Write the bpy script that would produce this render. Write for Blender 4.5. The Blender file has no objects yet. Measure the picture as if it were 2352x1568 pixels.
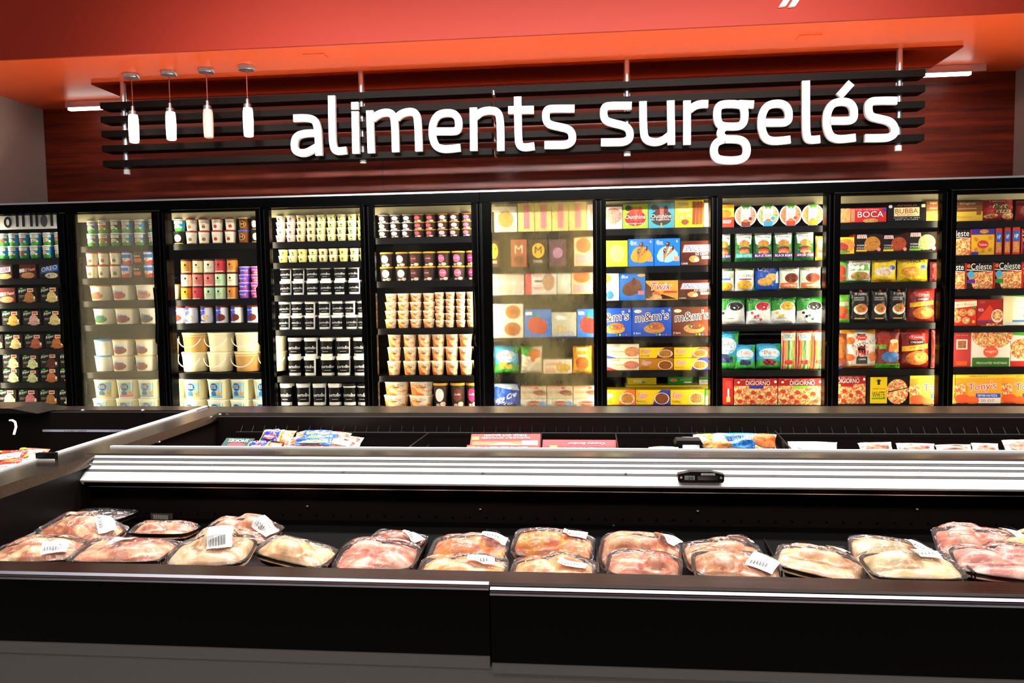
import bpy, math, random
from math import sin, cos, pi, radians
from mathutils import Vector, Matrix, noise
random.seed(7)
# ------------------------------------------------------------------ camera, world, lights, exposure
F,YAW,PITCH,ROLL,H=1800.2,.09888,-.06738,-.01488,1.42
FW=Vector((-sin(YAW)*cos(PITCH),cos(YAW)*cos(PITCH),sin(PITCH)))
_r=Vector((cos(YAW),sin(YAW),0)); _u=_r.cross(FW)
RT=_r*cos(ROLL)+_u*sin(ROLL); UP=-_r*sin(ROLL)+_u*cos(ROLL)
col=bpy.context.scene.collection
scene=bpy.context.scene
cd=bpy.data.cameras.new('camera'); cam=bpy.data.objects.new('camera',cd); col.objects.link(cam)
cd.sensor_fit='HORIZONTAL'; cd.sensor_width=36; cd.lens=F/2352*36; cd.clip_start=.05
M=Matrix.Identity(4)
for i in range(3): M[i][0]=RT[i]; M[i][1]=UP[i]; M[i][2]=-FW[i]
M.translation=Vector((0,0,H)); cam.matrix_world=M
scene.camera=cam
scene.view_settings.view_transform='Standard'; scene.view_settings.look='None'
scene.view_settings.exposure=0.0; scene.view_settings.gamma=1; scene.view_settings.use_curve_mapping=False
W=bpy.data.worlds.new('world'); scene.world=W; W.use_nodes=True
W.node_tree.nodes['Background'].inputs[0].default_value=(1,.93,.88,1)
W.node_tree.nodes['Background'].inputs[1].default_value=.26
def area(name,loc,rot,sx,sy,power,c=(1,1,1)):
    l=bpy.data.lights.new(name,'AREA'); l.shape='RECTANGLE'; l.size=sx; l.size_y=sy; l.energy=power; l.color=c
    o=bpy.data.objects.new(name,l); o.location=loc; o.rotation_euler=rot; col.objects.link(o); return o
def ceiling_light(x,y,sx,sy,p,spread,tilt=0,z=3.95):
    o=area('unseen_ceiling_light',(x,y,z),(radians(tilt),0,0),sx,sy,p,(1,.965,.92)); o.data.spread=radians(spread); return o
# unseen area lights for the store ceiling in front of the niche: rows over the aisle, over the island and behind the camera
ceiling_light(.2,3.9,6.4,.5,420,75)  # added narrow beam: floor bounce brightens the soffit and spares the red front
ceiling_light(.2,2.2,6.0,.4,88,100)
ceiling_light(.2,-.9,6.0,.8,75,150,30)
sp=area('sign_spotlight',(-.3,.5,3.75),(radians(75.5),0,0),4.6,.15,48,(1,.97,.94)); sp.data.spread=radians(32)

def ray(x,y): return FW+RT*((x-1176)/F)-UP*((y-784)/F)
def UY(x,y,Y):
    d=ray(x,y); t=Y/d.y; return Vector((d.x*t,Y,H+d.z*t))
def UZ(x,y,z):
    d=ray(x,y); t=(z-H)/d.z; return Vector((d.x*t,d.y*t,z))
# ------------------------------------------------------------------ colours and materials
def lin(c): return c/12.92 if c<=.04045 else ((c+.055)/1.055)**2.4
def C(h):
    if isinstance(h,tuple): return h
    if len(h)==3: h=''.join(k*2 for k in h)
    return tuple(lin(int(h[i:i+2],16)/255) for i in (0,2,4))+(1,)
def mat(name,c=None,rough=.5,metal=0,emit=None,es=0,spec=.5,coat=0,fn=None):
    m=bpy.data.materials.new(name); m.use_nodes=True; b=m.node_tree.nodes['Principled BSDF']
    if c: b.inputs['Base Color'].default_value=C(c)
    b.inputs['Roughness'].default_value=rough; b.inputs['Metallic'].default_value=metal
    b.inputs['Specular IOR Level'].default_value=spec; b.inputs['Coat Weight'].default_value=coat
    if emit: b.inputs['Emission Color'].default_value=C(emit); b.inputs['Emission Strength'].default_value=es
    if fn: fn(m.node_tree.nodes,m.node_tree.links,b)
    return m
def n_(N,t,**k):
    x=N.new(t)
    for a,v in k.items():
        if a.startswith('i_'): x.inputs[a[2:].replace('_',' ')].default_value=v
        else: setattr(x,a,v)
    return x
def ramp(N,L,src,stops):
    r=N.new('ShaderNodeValToRGB'); L.new(src,r.inputs[0]); e=r.color_ramp.elements
    while len(e)<len(stops): e.new(.5)
    for k,(p,c) in enumerate(stops): e[k].position=p; e[k].color=C(c)
    return r.outputs[0]
def bump(N,L,b,src,s,d=.01):
    q=n_(N,'ShaderNodeBump',i_Strength=s,i_Distance=d); L.new(src,q.inputs['Height']); L.new(q.outputs[0],b.inputs['Normal'])
def tc(N): return N.new('ShaderNodeTexCoord').outputs['Object']
def f_print(N,L,b): 
    a=n_(N,'ShaderNodeAttribute',attribute_name='Col'); L.new(a.outputs['Color'],b.inputs['Base Color'])
def f_film(N,L,b):
    f_print(N,L,b); z=n_(N,'ShaderNodeTexNoise',i_Scale=28.,i_Detail=3.); L.new(tc(N),z.inputs['Vector']); bump(N,L,b,z.outputs[0],.7,.02)
def f_food(N,L,b):
    a=n_(N,'ShaderNodeAttribute',attribute_name='Col'); v=n_(N,'ShaderNodeTexNoise',i_Scale=60.,i_Detail=6.,i_Roughness=.65)
    L.new(tc(N),v.inputs['Vector'])
    r=ramp(N,L,v.outputs[0],[(.28,'8a7a70'),(.5,'e8e0d8'),(.7,'fff')])
    m=n_(N,'ShaderNodeMix',data_type='RGBA',blend_type='MULTIPLY'); m.inputs[0].default_value=1
    L.new(a.outputs['Color'],m.inputs[6]); L.new(r,m.inputs[7]); L.new(m.outputs[2],b.inputs['Base Color'])
def f_pizza(N,L,b):
    v=n_(N,'ShaderNodeTexVoronoi',i_Scale=105.); w=n_(N,'ShaderNodeTexNoise',i_Scale=40.,i_Detail=3.); L.new(tc(N),w.inputs['Vector'])
    am=n_(N,'ShaderNodeVectorMath',operation='MULTIPLY_ADD'); am.inputs[1].default_value=(.03,.03,.03); L.new(w.outputs['Color'],am.inputs[0]); L.new(tc(N),am.inputs[2]); L.new(am.outputs[0],v.inputs['Vector'])
    s=N.new('ShaderNodeSeparateColor'); L.new(v.outputs['Color'],s.inputs[0])
    r=ramp(N,L,s.outputs[0],[(0,'b8422a'),(.2,'d8603c'),(.38,'f0b070'),(.58,'f8dca0'),(.86,'8a9a3a'),(.91,'d8784a')]); r.node.color_ramp.interpolation='EASE'
    L.new(r,b.inputs['Base Color'])
def f_wood(N,L,b):
    mp=n_(N,'ShaderNodeMapping'); mp.inputs['Scale'].default_value=(.5,4,9); L.new(tc(N),mp.inputs[0])
    z=n_(N,'ShaderNodeTexNoise',i_Scale=2.2,i_Detail=8.,i_Roughness=.62); L.new(mp.outputs[0],z.inputs['Vector'])
    L.new(ramp(N,L,z.outputs[0],[(.3,'40120a'),(.5,'6c2412'),(.7,'8e361c')]),b.inputs['Base Color'])
def f_steel(N,L,b):
    mp=n_(N,'ShaderNodeMapping'); mp.inputs['Scale'].default_value=(.8,60,60); L.new(tc(N),mp.inputs[0])
    z=n_(N,'ShaderNodeTexNoise',i_Scale=3.,i_Detail=3.); L.new(mp.outputs[0],z.inputs['Vector'])
    L.new(ramp(N,L,z.outputs[0],[(.3,'5a524c'),(.7,'7d746c')]),b.inputs['Base Color'])
def f_meat(N,L,b):
    a=n_(N,'ShaderNodeAttribute',attribute_name='Col')
    z=n_(N,'ShaderNodeTexNoise',i_Scale=26.,i_Detail=5.); L.new(tc(N),z.inputs['Vector'])
    r=ramp(N,L,z.outputs[0],[(.33,'c46a52'),(.5,'f2d8c4'),(.66,'fff')])
    m=n_(N,'ShaderNodeMix',data_type='RGBA',blend_type='MULTIPLY'); m.inputs[0].default_value=.55
    L.new(a.outputs['Color'],m.inputs[6]); L.new(r,m.inputs[7]); L.new(m.outputs[2],b.inputs['Base Color'])
    b.inputs['Subsurface Weight'].default_value=0
def glassmat(name,tint='fff',refl=.05,rough=.02,haze=0,hz='fff',blur=0,frost=None,wr=0):
    m=bpy.data.materials.new(name); m.use_nodes=True; N=m.node_tree.nodes; L=m.node_tree.links; N.clear()
    out=N.new('ShaderNodeOutputMaterial'); t=N.new('ShaderNodeBsdfTransparent'); t.inputs[0].default_value=C(tint)
    g=N.new('ShaderNodeBsdfGlossy'); g.inputs['Roughness'].default_value=rough
    base=t.outputs[0]
    if frost or haze:
        d=N.new('ShaderNodeBsdfDiffuse'); d.inputs[0].default_value=C(hz); tl=N.new('ShaderNodeBsdfTranslucent'); tl.inputs[0].default_value=C(hz)
        mx=N.new('ShaderNodeMixShader'); mx.inputs[0].default_value=.75; L.new(d.outputs[0],mx.inputs[1]); L.new(tl.outputs[0],mx.inputs[2])
        src=mx.outputs[0]
        if blur:
            rf=N.new('ShaderNodeBsdfRefraction'); rf.inputs['IOR'].default_value=1.12; rf.inputs['Roughness'].default_value=blur
            m2=N.new('ShaderNodeMixShader'); m2.inputs[0].default_value=.6; L.new(src,m2.inputs[1]); L.new(rf.outputs[0],m2.inputs[2]); src=m2.outputs[0]
        m3=N.new('ShaderNodeMixShader'); L.new(base,m3.inputs[1]); L.new(src,m3.inputs[2])
        if frost:
            z=n_(N,'ShaderNodeTexNoise',i_Scale=frost[0],i_Detail=4.,i_Roughness=.6); 
            mp=n_(N,'ShaderNodeMapping'); mp.inputs['Scale'].default_value=(1.6,1,.8); L.new(tc(N),mp.inputs[0]); L.new(mp.outputs[0],z.inputs['Vector'])
            f=ramp(N,L,z.outputs[0],[(frost[1],'000'),(frost[2],frost[3])]); L.new(f,m3.inputs[0])
        else: m3.inputs[0].default_value=haze
        base=m3.outputs[0]
    fr=N.new('ShaderNodeFresnel'); fr.inputs[0].default_value=1.45
    mm=N.new('ShaderNodeMath'); mm.operation='MULTIPLY'; mm.inputs[1].default_value=refl/.04; L.new(fr.outputs[0],mm.inputs[0]); mm.use_clamp=True
    m4=N.new('ShaderNodeMixShader'); L.new(mm.outputs[0],m4.inputs[0]); L.new(base,m4.inputs[1]); L.new(g.outputs[0],m4.inputs[2])
    if wr:
        z=n_(N,'ShaderNodeTexNoise',i_Scale=34.,i_Detail=4.); q=n_(N,'ShaderNodeBump',i_Strength=wr,i_Distance=.02); L.new(tc(N),z.inputs['Vector'])
        L.new(z.outputs[0],q.inputs['Height']); L.new(q.outputs[0],g.inputs['Normal'])
    L.new(m4.outputs[0],out.inputs[0]); return m
PRINT=mat('printed_card',rough=.5,spec=.12,fn=f_print); FILM=mat('printed_film',rough=.27,spec=.35,fn=f_film)
FOOD=mat('food_picture',rough=.5,spec=.2,fn=f_food); PIZZA=mat('pizza_picture',rough=.5,spec=.2,fn=f_pizza)
PM=[PRINT,FOOD,PIZZA,FILM]
RED=mat('orange_paint','f26030',.38,fn=None,spec=.4); FASC=mat('red_paint','9a2a19',.5,spec=.15)
GREYW=mat('grey_wall_paint','a99a94',.7); WOOD=mat('dark_wood_laminate',rough=.4,spec=.22,fn=f_wood)
BLACK=mat('black_gloss','020202',.25,spec=.04); BLK=mat('black_satin','080707',.35,spec=.15); INT=mat('dark_liner','0e0b0a',.4,spec=.15)
WELL=mat('well_liner','191311',.4,spec=.15); STEEL=mat('brushed_steel',rough=.24,metal=1,fn=f_steel)
ALU=mat('aluminium','d8d8dc',.28,metal=1); WHITE=mat('white_rib','f4f4f4',.45); LETTER=mat('white_acrylic','fbf7f5',.5)
SLAT=mat('slat_black','100b09',.6,spec=.1); CREAM=mat('cream_liner','d8d0a8',.5)
LED=mat('led_tube','fff',emit='fffaf0',es=9); LEDC=mat('case_led','fff',emit='fff1cc',es=31)
LAMP=mat('lit_glass','fff',.3,emit='fff2e0',es=6); LAMPOFF=mat('unlit_glass','f2d8cc',.35)
KICK=mat('grey_kick','4a4644',.5); TILE=mat('floor_tile','e2dcd2',.35); WIRE=mat('black_wire','0a0a0a',.35)
GLASS=glassmat('door_glass',refl=.035); 
HAZE=glassmat('reflection_haze_glass',refl=.05,haze=.3,hz='b8b299')  # pale reflection on the second door, painted as even haze in the glass
FROST=glassmat('fogged_glass',refl=.05,hz='e4d898',blur=.6,frost=(2.4,.3,.56,'cccccc'))
FROSTL=glassmat('lightly_fogged_glass',refl=.04,hz='e6e0b8',blur=.4,frost=(2.2,.5,.68,'aaa'))
CLING=glassmat('cling_film',refl=.05,rough=.09,haze=.07,hz='fff',wr=1.)
# ------------------------------------------------------------------ mesh building
class MB:
    def __init__(s): s.v=[];s.f=[];s.c=[];s.m=[]
    def add(s,vs,fs,c='fff',mi=0):
        o=len(s.v); s.v+=[tuple(v) for v in vs]; c=C(c)
        for f in fs: s.f.append(tuple(o+i for i in f)); s.c.append(c); s.m.append(mi)
    def box(s,a,b,c='fff',mi=0,front=None):
        x0,y0,z0=a;x1,y1,z1=b
        vs=[(x0,y0,z0),(x1,y0,z0),(x1,y1,z0),(x0,y1,z0),(x0,y0,z1),(x1,y0,z1),(x1,y1,z1),(x0,y1,z1)]
        fs=[(0,3,2,1),(4,5,6,7),(1,2,6,5),(2,3,7,6),(3,0,4,7)]
        s.add(vs,fs,c,mi); s.add(vs,[(0,1,5,4)],front or c,mi)
    def prism(s,pts,ax,a,b,c='fff',mi=0):
        # pts: 2D outline, extruded along axis ax between a and b
        n=len(pts)
        def P(p,t): return {'x':(t,p[0],p[1]),'y':(p[0],t,p[1]),'z':(p[0],p[1],t)}[ax]
        vs=[P(p,a) for p in pts]+[P(p,b) for p in pts]
        s.add(vs,[tuple(range(n)),tuple(range(2*n-1,n-1,-1))]+[(i,(i+1)%n,n+(i+1)%n,n+i) for i in range(n)],c,mi)
    def lathe(s,prof,n=20,c='fff',mi=0,ex=2,sx=1,sy=1,o=(0,0,0)):
        vs=[];fs=[]
        for (r,z) in prof:
            for k in range(n):
                a=2*pi*k/n; ca,sa=cos(a),sin(a)
                q=(abs(ca)**ex+abs(sa)**ex)**(-1/ex)
                vs.append((o[0]+r*ca*q*sx,o[1]+r*sa*q*sy,o[2]+z))
        for i in range(len(prof)-1):
            for k in range(n):
                fs.append((i*n+k,i*n+(k+1)%n,(i+1)*n+(k+1)%n,(i+1)*n+k))
        fs.append(tuple(range(n-1,-1,-1))); fs.append(tuple((len(prof)-1)*n+k for k in range(n)))
        s.add(vs,fs,c,mi)
    def tube(s,pts,r,c='fff',mi=0,n=6):
        pts=[Vector(p) for p in pts]; vs=[];fs=[]
        for i,p in enumerate(pts):
            d=(pts[min(i+1,len(pts)-1)]-pts[max(i-1,0)]).normalized()
            a=d.cross(Vector((0,0,1)) if abs(d.z)<.9 else Vector((0,1,0))).normalized(); b=d.cross(a)
            for k in range(n): vs.append(p+a*r*cos(2*pi*k/n)+b*r*sin(2*pi*k/n))
        for i in range(len(pts)-1):
            for k in range(n): fs.append((i*n+k,i*n+(k+1)%n,(i+1)*n+(k+1)%n,(i+1)*n+k))
        fs+=[tuple(range(n)),tuple(range((len(pts)-1)*n,len(pts)*n))]
        s.add(vs,fs,c,mi)
    def mesh(s,name,mats,smooth=False):
        me=bpy.data.meshes.new(name); me.from_pydata(s.v,[],s.f)
        for m in mats: me.materials.append(m)
        me.polygons.foreach_set('material_index',s.m)
        a=me.attributes.new('Col','FLOAT_COLOR','CORNER'); buf=[]
        for f,c in zip(s.f,s.c): buf+=list(c)*len(f)
        a.data.foreach_set('color',buf)
        if smooth: me.polygons.foreach_set('use_smooth',[True]*len(s.f)); me.set_sharp_from_angle(angle=radians(38))
        me.update(); return me
def obj(name,me,parent=None,loc=(0,0,0),rot=(0,0,0),**props):
    o=bpy.data.objects.new(name,me); col.objects.link(o); o.location=loc; o.rotation_euler=rot
    if parent: o.parent=parent
    for k,v in props.items(): o[k]=v
    return o
def one(name,m,fn,parent=None,smooth=False,**props):
    b=MB(); fn(b); return obj(name,b.mesh(name,[m] if not isinstance(m,list) else m,smooth),parent,**props)
def tag(o,label,cat,group=None):
    o['label']=label; o['category']=cat
    if group: o['group']=group
    return o
# text outlines -> flat polygons, cached in unit boxes
_tx={}
def text2d(s,style=''):
    k=(s,style)
    if k in _tx: return _tx[k]
    c=bpy.data.curves.new('t','FONT'); c.body=s; c.resolution_u=3 if len(s)<9 else 1; c.fill_mode='FRONT'
    if 'o' in style: c.offset=.045
    if 'i' in style: c.shear=.35
    o=bpy.data.objects.new('t',c); col.objects.link(o); bpy.context.view_layer.update()
    me=o.evaluated_get(bpy.context.evaluated_depsgraph_get()).to_mesh()
    vs=[(v.co.x,v.co.y) for v in me.vertices]; fs=[tuple(p.vertices) for p in me.polygons]
    o.evaluated_get(bpy.context.evaluated_depsgraph_get()).to_mesh_clear(); bpy.data.objects.remove(o); bpy.data.curves.remove(c)
    # unit box by plain face
    if 'o' in style: bb=text2d(s,style.replace('o','b'))[2]
    else: bb=(min(x for x,y in vs),min(y for x,y in vs),max(x for x,y in vs),max(y for x,y in vs))
    r=([((x-bb[0])/(bb[2]-bb[0])-.5,(y-bb[1])/(bb[3]-bb[1])-.5) for x,y in vs],fs,bb); _tx[k]=r; return r
def art(b,ops,Fn,W_,H_,mi0=0,lay=.0004,tb=0):
    """draw printed shapes onto the surface Fn(u,v,off)"""
    for n,op in enumerate(ops):
        off=lay*(n+1)+.0004; k=op[0]
        if k=='t' and Fn.bend: off+=tb
        if k=='r':
            x0,y0,x1,y1,c=op[1:6]; t=op[6] if len(op)>6 else mi0
            nx=max(1,int((x1-x0)*7)); ny=max(1,int((y1-y0)*7)) if Fn.bend else 1
            if not Fn.bend: nx=1
            vs=[Fn(x0+(x1-x0)*i/nx,y0+(y1-y0)*j/ny,off) for j in range(ny+1) for i in range(nx+1)]
            b.add(vs,[(j*(nx+1)+i,j*(nx+1)+i+1,(j+1)*(nx+1)+i+1,(j+1)*(nx+1)+i) for j in range(ny) for i in range(nx)],c,t)
        elif k=='e':
            cx,cy,rx,ry,c=op[1:6]; t=op[6] if len(op)>6 else mi0; N=18; R=3 if Fn.bend else 1
            vs=[Fn(cx,cy,off)]+[Fn(cx+rx*q/R*cos(2*pi*i/N),cy+ry*q/R*sin(2*pi*i/N),off) for q in range(1,R+1) for i in range(N)]
            fs=[(0,1+i,1+(i+1)%N) for i in range(N)]
            for q in range(R-1): fs+=[(1+q*N+i,1+(q+1)*N+i,1+(q+1)*N+(i+1)%N,1+q*N+(i+1)%N) for i in range(N)]
            b.add(vs,fs,c,t)
        elif k=='p' and Fn.bend:
            pts,c=op[1:3]; t=op[3] if len(op)>3 else mi0
            mx=sum(q[0] for q in pts)/len(pts); my=sum(q[1] for q in pts)/len(pts); R=6; rim=[]
            for (a,a2) in zip(pts,pts[1:]+pts[:1]): rim+=[(a[0]+(a2[0]-a[0])*i/5,a[1]+(a2[1]-a[1])*i/5) for i in range(5)]
            N=len(rim); vs=[Fn(mx,my,off)]+[Fn(mx+(x-mx)*q/R,my+(y-my)*q/R,off) for q in range(1,R+1) for x,y in rim]
            fs=[(0,1+i,1+(i+1)%N) for i in range(N)]
            for q in range(R-1): fs+=[(1+q*N+i,1+(q+1)*N+i,1+(q+1)*N+(i+1)%N,1+q*N+(i+1)%N) for i in range(N)]
            b.add(vs,fs,c,t)
        elif k=='p':
            pts,c=op[1:3]; t=op[3] if len(op)>3 else mi0
            b.add([Fn(x,y,off) for x,y in pts],[tuple(range(len(pts)))],c,t)
        elif k=='t':
            cx,cy,w,h,s,c=op[1:7]; st=op[7] if len(op)>7 else 'b'; oc=op[8] if len(op)>8 else None; sl=op[9] if len(op)>9 else 0
            if oc:
                vs,fs,_=text2d(s,st.replace('b','')+'o'); b.add([Fn(cx+x*w,cy+y*h+sl*x,off) for x,y in vs],fs,oc,mi0)
            vs,fs,_=text2d(s,st); b.add([Fn(cx+x*w,cy+y*h+sl*x,off+lay*.6) for x,y in vs],fs,c,mi0)
def flat(w,h,y=0):
    def Fn(u,v,o): return ((u-.5)*w,y-o,v*h)
    Fn.bend=False; return Fn
def cyl(r1,r2,h,ex=2,z0=0,span=2.2):
    def Fn(u,v,o):
        a=(u-.5)*span; r=(r1+(r2-r1)*v+o); q=(abs(sin(a))**ex+abs(cos(a))**ex)**(-1/ex)
        return (r*sin(a)*q,-r*cos(a)*q,z0+v*h)
    Fn.bend=True; return Fn
def pillow(w,h,d,seed=0):
    def Fn(u,v,o):
        U=abs(2*u-1);V=abs(2*v-1)
        t=(max(0,1-U**2.6)*max(0,1-V**3.2))**.6
        nz=noise.noise(Vector((u*5+seed,v*5,seed*1.7)))
        pin=1-.05*(1-V**2)*1
        return ((u-.5)*w*(pin+.02*nz*(v>.02)),-d*t*(1+.32*nz)-o,v*h-(v>.9)*.012*h*nz*2)
    Fn.bend=True; return Fn
# ------------------------------------------------------------------ room
YF,YW,ZC,YS=5.4765,6.28,2.977,4.96
XL,XR=-4.55,3.165
def S(name,m,fn,**k): return one(name,m,fn,kind='structure',**k)
S('floor',TILE,lambda b:b.box((-9,-3,-.1),(9,7.2,0)))
S('wall_back',WOOD,lambda b:b.box((XL,YW,0),(XR,YW+.1,ZC)))
for i,x in enumerate((879,1431)):
    X=UY(x,380,YW).x; S('trim_%d'%(i+1),mat('seam','1c0a06'),lambda b:b.box((X-.003,YW-.002,2.05),(X+.003,YW,UY(x,300,YW).z)))
S('wall_left',GREYW,lambda b:(b.box((-9,YF+.05,2.12),(XL,YW+.1,ZC)),b.box((-9,YF+.05,0),(-4.64,YW+.1,2.12))))
S('wall_right',GREYW,lambda b:(b.box((XR,YF+.05,2.12),(9,YW+.1,ZC)),b.box((3.17,YF+.05,0),(9,YW+.1,2.12))))
S('ceiling',RED,lambda b:b.box((-9,YS,ZC),(9,YW+.1,ZC+.08)))
S('wall_front',FASC,lambda b:b.box((-9,YS-.02,ZC),(9,YS,4.4)))
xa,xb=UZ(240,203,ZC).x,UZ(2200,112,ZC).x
S('trim_3',mat('dark_red_band','8a2410',.8,spec=0),lambda b:b.box((xa,5.56,ZC-.012),(xb,YW,ZC)))  # thin added slab makes the ceiling band behind the sign dark red
for k,(x,y) in enumerate(((725,128),(1858,85))):
    p=UZ(x,y,ZC); o=one('access_panel',RED,lambda b:b.box((p.x-.07,p.y-.05,ZC-.004),(p.x+.07,p.y+.05,ZC)))
    tag(o,['small red ceiling hatch above the word with the letter l','small red ceiling hatch above the accented word end'][k],'ceiling hatch')
# LED tube along the wall
p0,p1=UZ(150,238,2.95),UZ(2228,158,2.95); yl=6.06
led=one('led_tube',LED,lambda b:b.box((p0.x,yl-.018,2.905),(p1.x,yl+.018,2.925)))
one('housing',ALU,lambda b:b.box((p0.x-.02,yl-.02,2.925),(p1.x+.1,yl+.025,ZC)),led)
tag(led,'long white LED tube under the red ceiling behind the slatted sign','light')
# letter fragment on the red front
def frag(b):
    for q in (1790,1812):
        a=UY(q,14,YS-.05); b.prism([(a.x,a.z),(a.x+.04,a.z+.002),(a.x+.15,a.z+.17),(a.x+.11,a.z+.17)],'y',YS-.05,YS-.02)
tag(one('sign_letter',LETTER,frag),'white slanted letter tips high on the red front, cut by the picture top','letter')
# ------------------------------------------------------------------ hanging sign
YG=5.50
sign=obj('hanging_sign',None,loc=(-.66,YG,2.33)); tag(sign,'slatted black hanging sign with white letters reading aliments surgelés','sign')
def child(name,m,fn,par=sign,smooth=False,**k):
    o=one(name,m,fn,None,smooth,**k); o.parent=par; o.location=-par.location if par.location.length else (0,0,0); return o
for seg,(xa,xb) in enumerate((((-3.54),(-.665)),((-.645),(2.212)))):
    for k,z in enumerate((2.795,2.695,2.592,2.486,2.377)):
        child('slat',SLAT,lambda b:b.prism([(YG,z-.022),(YG,z+.022),(YG+.13,z+.022),(YG+.13,z-.022)],'x',xa,xb))
for x,yb in ((287,388),(832,362),(1441,345),(2066,333)):
    p=UY(x,yb,YG+.05)
    def f(b): 
        b.lathe([(.021,p.z),(.021,ZC)],14,o=(p.x,YG+.075,0))
    po=child('post',ALU,f,smooth=True)
    child('end_cap',LETTER,lambda b:b.lathe([(.023,p.z-.035),(.023,p.z-.0005)],14,o=(p.x,YG+.075,0)),smooth=True)
def chaikin(p,n=3):
    for _ in range(n):
        q=[p[0]]
        for a,b in zip(p,p[1:]): q+=[(a[0]*.75+b[0]*.25,a[1]*.75+b[1]*.25),(a[0]*.25+b[0]*.75,a[1]*.25+b[1]*.75)]
        p=q+[p[-1]]
    return p
YT=YG-.07
def stroke(b,pts,th,zm,sm=True,dy=0):
    ox,oy,s=zm
    P=[UY(ox+x/s,oy+y/s,YT) for x,y in (chaikin(pts) if sm and len(pts)>2 else pts)]
    P=[(q.x,q.z) for q in P]; t=th/s/F*YT/2*1.0; L=[];R=[]
    for i,p in enumerate(P):
        a=P[max(i-1,0)];c=P[min(i+1,len(P)-1)]; dx,dz=c[0]-a[0],c[1]-a[1]; l=math.hypot(dx,dz) or 1
        nx,nz=-dz/l*t,dx/l*t; L.append((p[0]+nx,p[1]+nz)); R.append((p[0]-nx,p[1]-nz))
    n=len(P); vs=[(x,YT-dy,z) for x,z in L]+[(x,YT-dy,z) for x,z in R]+[(x,YT+.03,z) for x,z in L]+[(x,YT+.03,z) for x,z in R]
    fs=[]
    for i in range(n-1): fs+=[(i,i+1,n+i+1,n+i),(2*n+i,3*n+i,3*n+i+1,2*n+i+1),(i,2*n+i,2*n+i+1,i+1),(n+i,n+i+1,3*n+i+1,3*n+i)]
    fs+=[(0,n,3*n,2*n),(n-1,3*n-1,4*n-1,2*n-1)]
    b.add(vs,fs)
ZA=(650,170,3.36); ZB=(1350,170,3.136)
E1=[(1177,441),(1300,441),(1345,436),(1357,400),(1352,340),(1315,300),(1240,298),(1185,320),(1152,390),(1150,480),(1175,555),(1225,578),(1290,576),(1368,566)]
def mv(p,dx,dy,sc=1): return [(dx+(x-1122)*sc,dy+(y-272)*sc) for x,y in p]
G1=[(1000,214),(950,222),(932,260),(934,330),(955,372),(1030,378),(1105,374),(1130,335),(1132,260),(1115,222),(1060,214),(1000,214)]
G2=[(985,468),(925,490),(905,545),(920,605),(980,621),(1080,621),(1135,600),(1150,545),(1135,492),(1090,468),(985,468)]
letters=[('A',[[(78,340),(180,336),(245,352),(268,420),(272,520),(276,627)],[(262,455),(165,456),(100,478),(84,535),(92,595),(150,613),(200,597),(262,560)]]),
('A',[[(373,165),(377,400),(382,540),(400,592),(440,594),(489,587)]]),('A',[[(555,287),(562,612)],[(553,215),(554,272)]]),
('A',[[(668,280),(680,608)],[(690,345),(735,308),(800,292),(850,310),(863,380),(868,600)],[(875,340),(915,302),(985,286),(1030,305),(1042,380),(1048,594)]]),
('A',[E1]),('A',[[(1468,258),(1472,590)],[(1480,330),(1530,288),(1600,278),(1660,290),(1678,360),(1680,590)]]),
('A',[[(1810,173),(1815,480),(1822,550),(1862,567),(1940,554)],[(1737,277),(1935,274)]]),
('A',[[(2250,265),(2100,265),(2035,270),(2025,330),(2042,385),(2120,404),(2200,420),(2232,455),(2234,515),(2190,545),(2110,546),(2018,546)]]),
('B',[[(317,226),(180,226),(120,232),(112,285),(125,335),(190,354),(270,372),(303,405),(306,462),(265,489),(180,490),(95,490)]]),
('B',[[(398,195),(400,380),(410,465),(460,490),(530,486),(590,440)],[(598,190),(603,507)]]),
('B',[[(716,190),(716,507)],[(735,255),(775,225),(815,214),(868,214)]]),
('B',[G1,[(1090,214),(1197,218)],[(985,378),(958,410),(958,440),(985,467)],G2]),
('B',[mv(E1,1224,186,.965)]),('B',[[(1573,47),(1573,350),(1577,450),(1600,475),(1675,467)]]),
('B',[mv(E1,1694,172,.965),[(1812,160),(1900,62)]]),
('B',[[(2232,190),(2100,190),(2030,196),(2020,250),(2035,305),(2110,322),(2180,338),(2212,380),(2214,425),(2180,456),(2100,460),(1998,460)]])]
for z,st in letters:
    def f(b):
        for n,q in enumerate(st): stroke(b,q,57 if z=='A' else 52,ZA if z=='A' else ZB,True,.0012*n)
    child('letter',LETTER,f)
# ------------------------------------------------------------------ pendants
for k,(x,y,yb,lit) in enumerate(((302,183,328,1),(388,177,322,1),(474,171,317,0),(566,165,314,1))):
    p=UZ(x,y,ZC); p=UY(x,y,p.y-.14); yb=UY(x+3,yb,p.y).z; h=.195
    r=obj('pendant_lamp',None,loc=(p.x,p.y,yb))
    tag(r,['lit white glass pendant lamp farthest left, beside the first sign post','lit white glass pendant lamp, second from the left','unlit dull white glass pendant lamp among the lit ones','lit white glass pendant lamp nearest the letters'][k],'lamp','pendant lamps before the sign')
    d=ZC-yb
    one('canopy',ALU,lambda b:b.lathe([(.052,d-.03),(.055,d-.026),(.055,d-.002),(.05,d)],24),r,True)
    one('cord',mat('cord','8a4a3a',.3),lambda b:b.tube([(0,0,h+.05),(0,0,d-.02)],.004),r)
    one('socket_cap',ALU,lambda b:b.lathe([(.029,h-.005),(.029,h+.025),(.014,h+.03),(.012,h+.06),(.006,h+.065)],20),r,True)
    one('lamp_shade',LAMP if lit else LAMPOFF,lambda b:b.lathe([(.024,0),(.031,.004),(.033,.03),(.035,.11),(.033,.17),(.029,h)],24),r,True)
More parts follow.
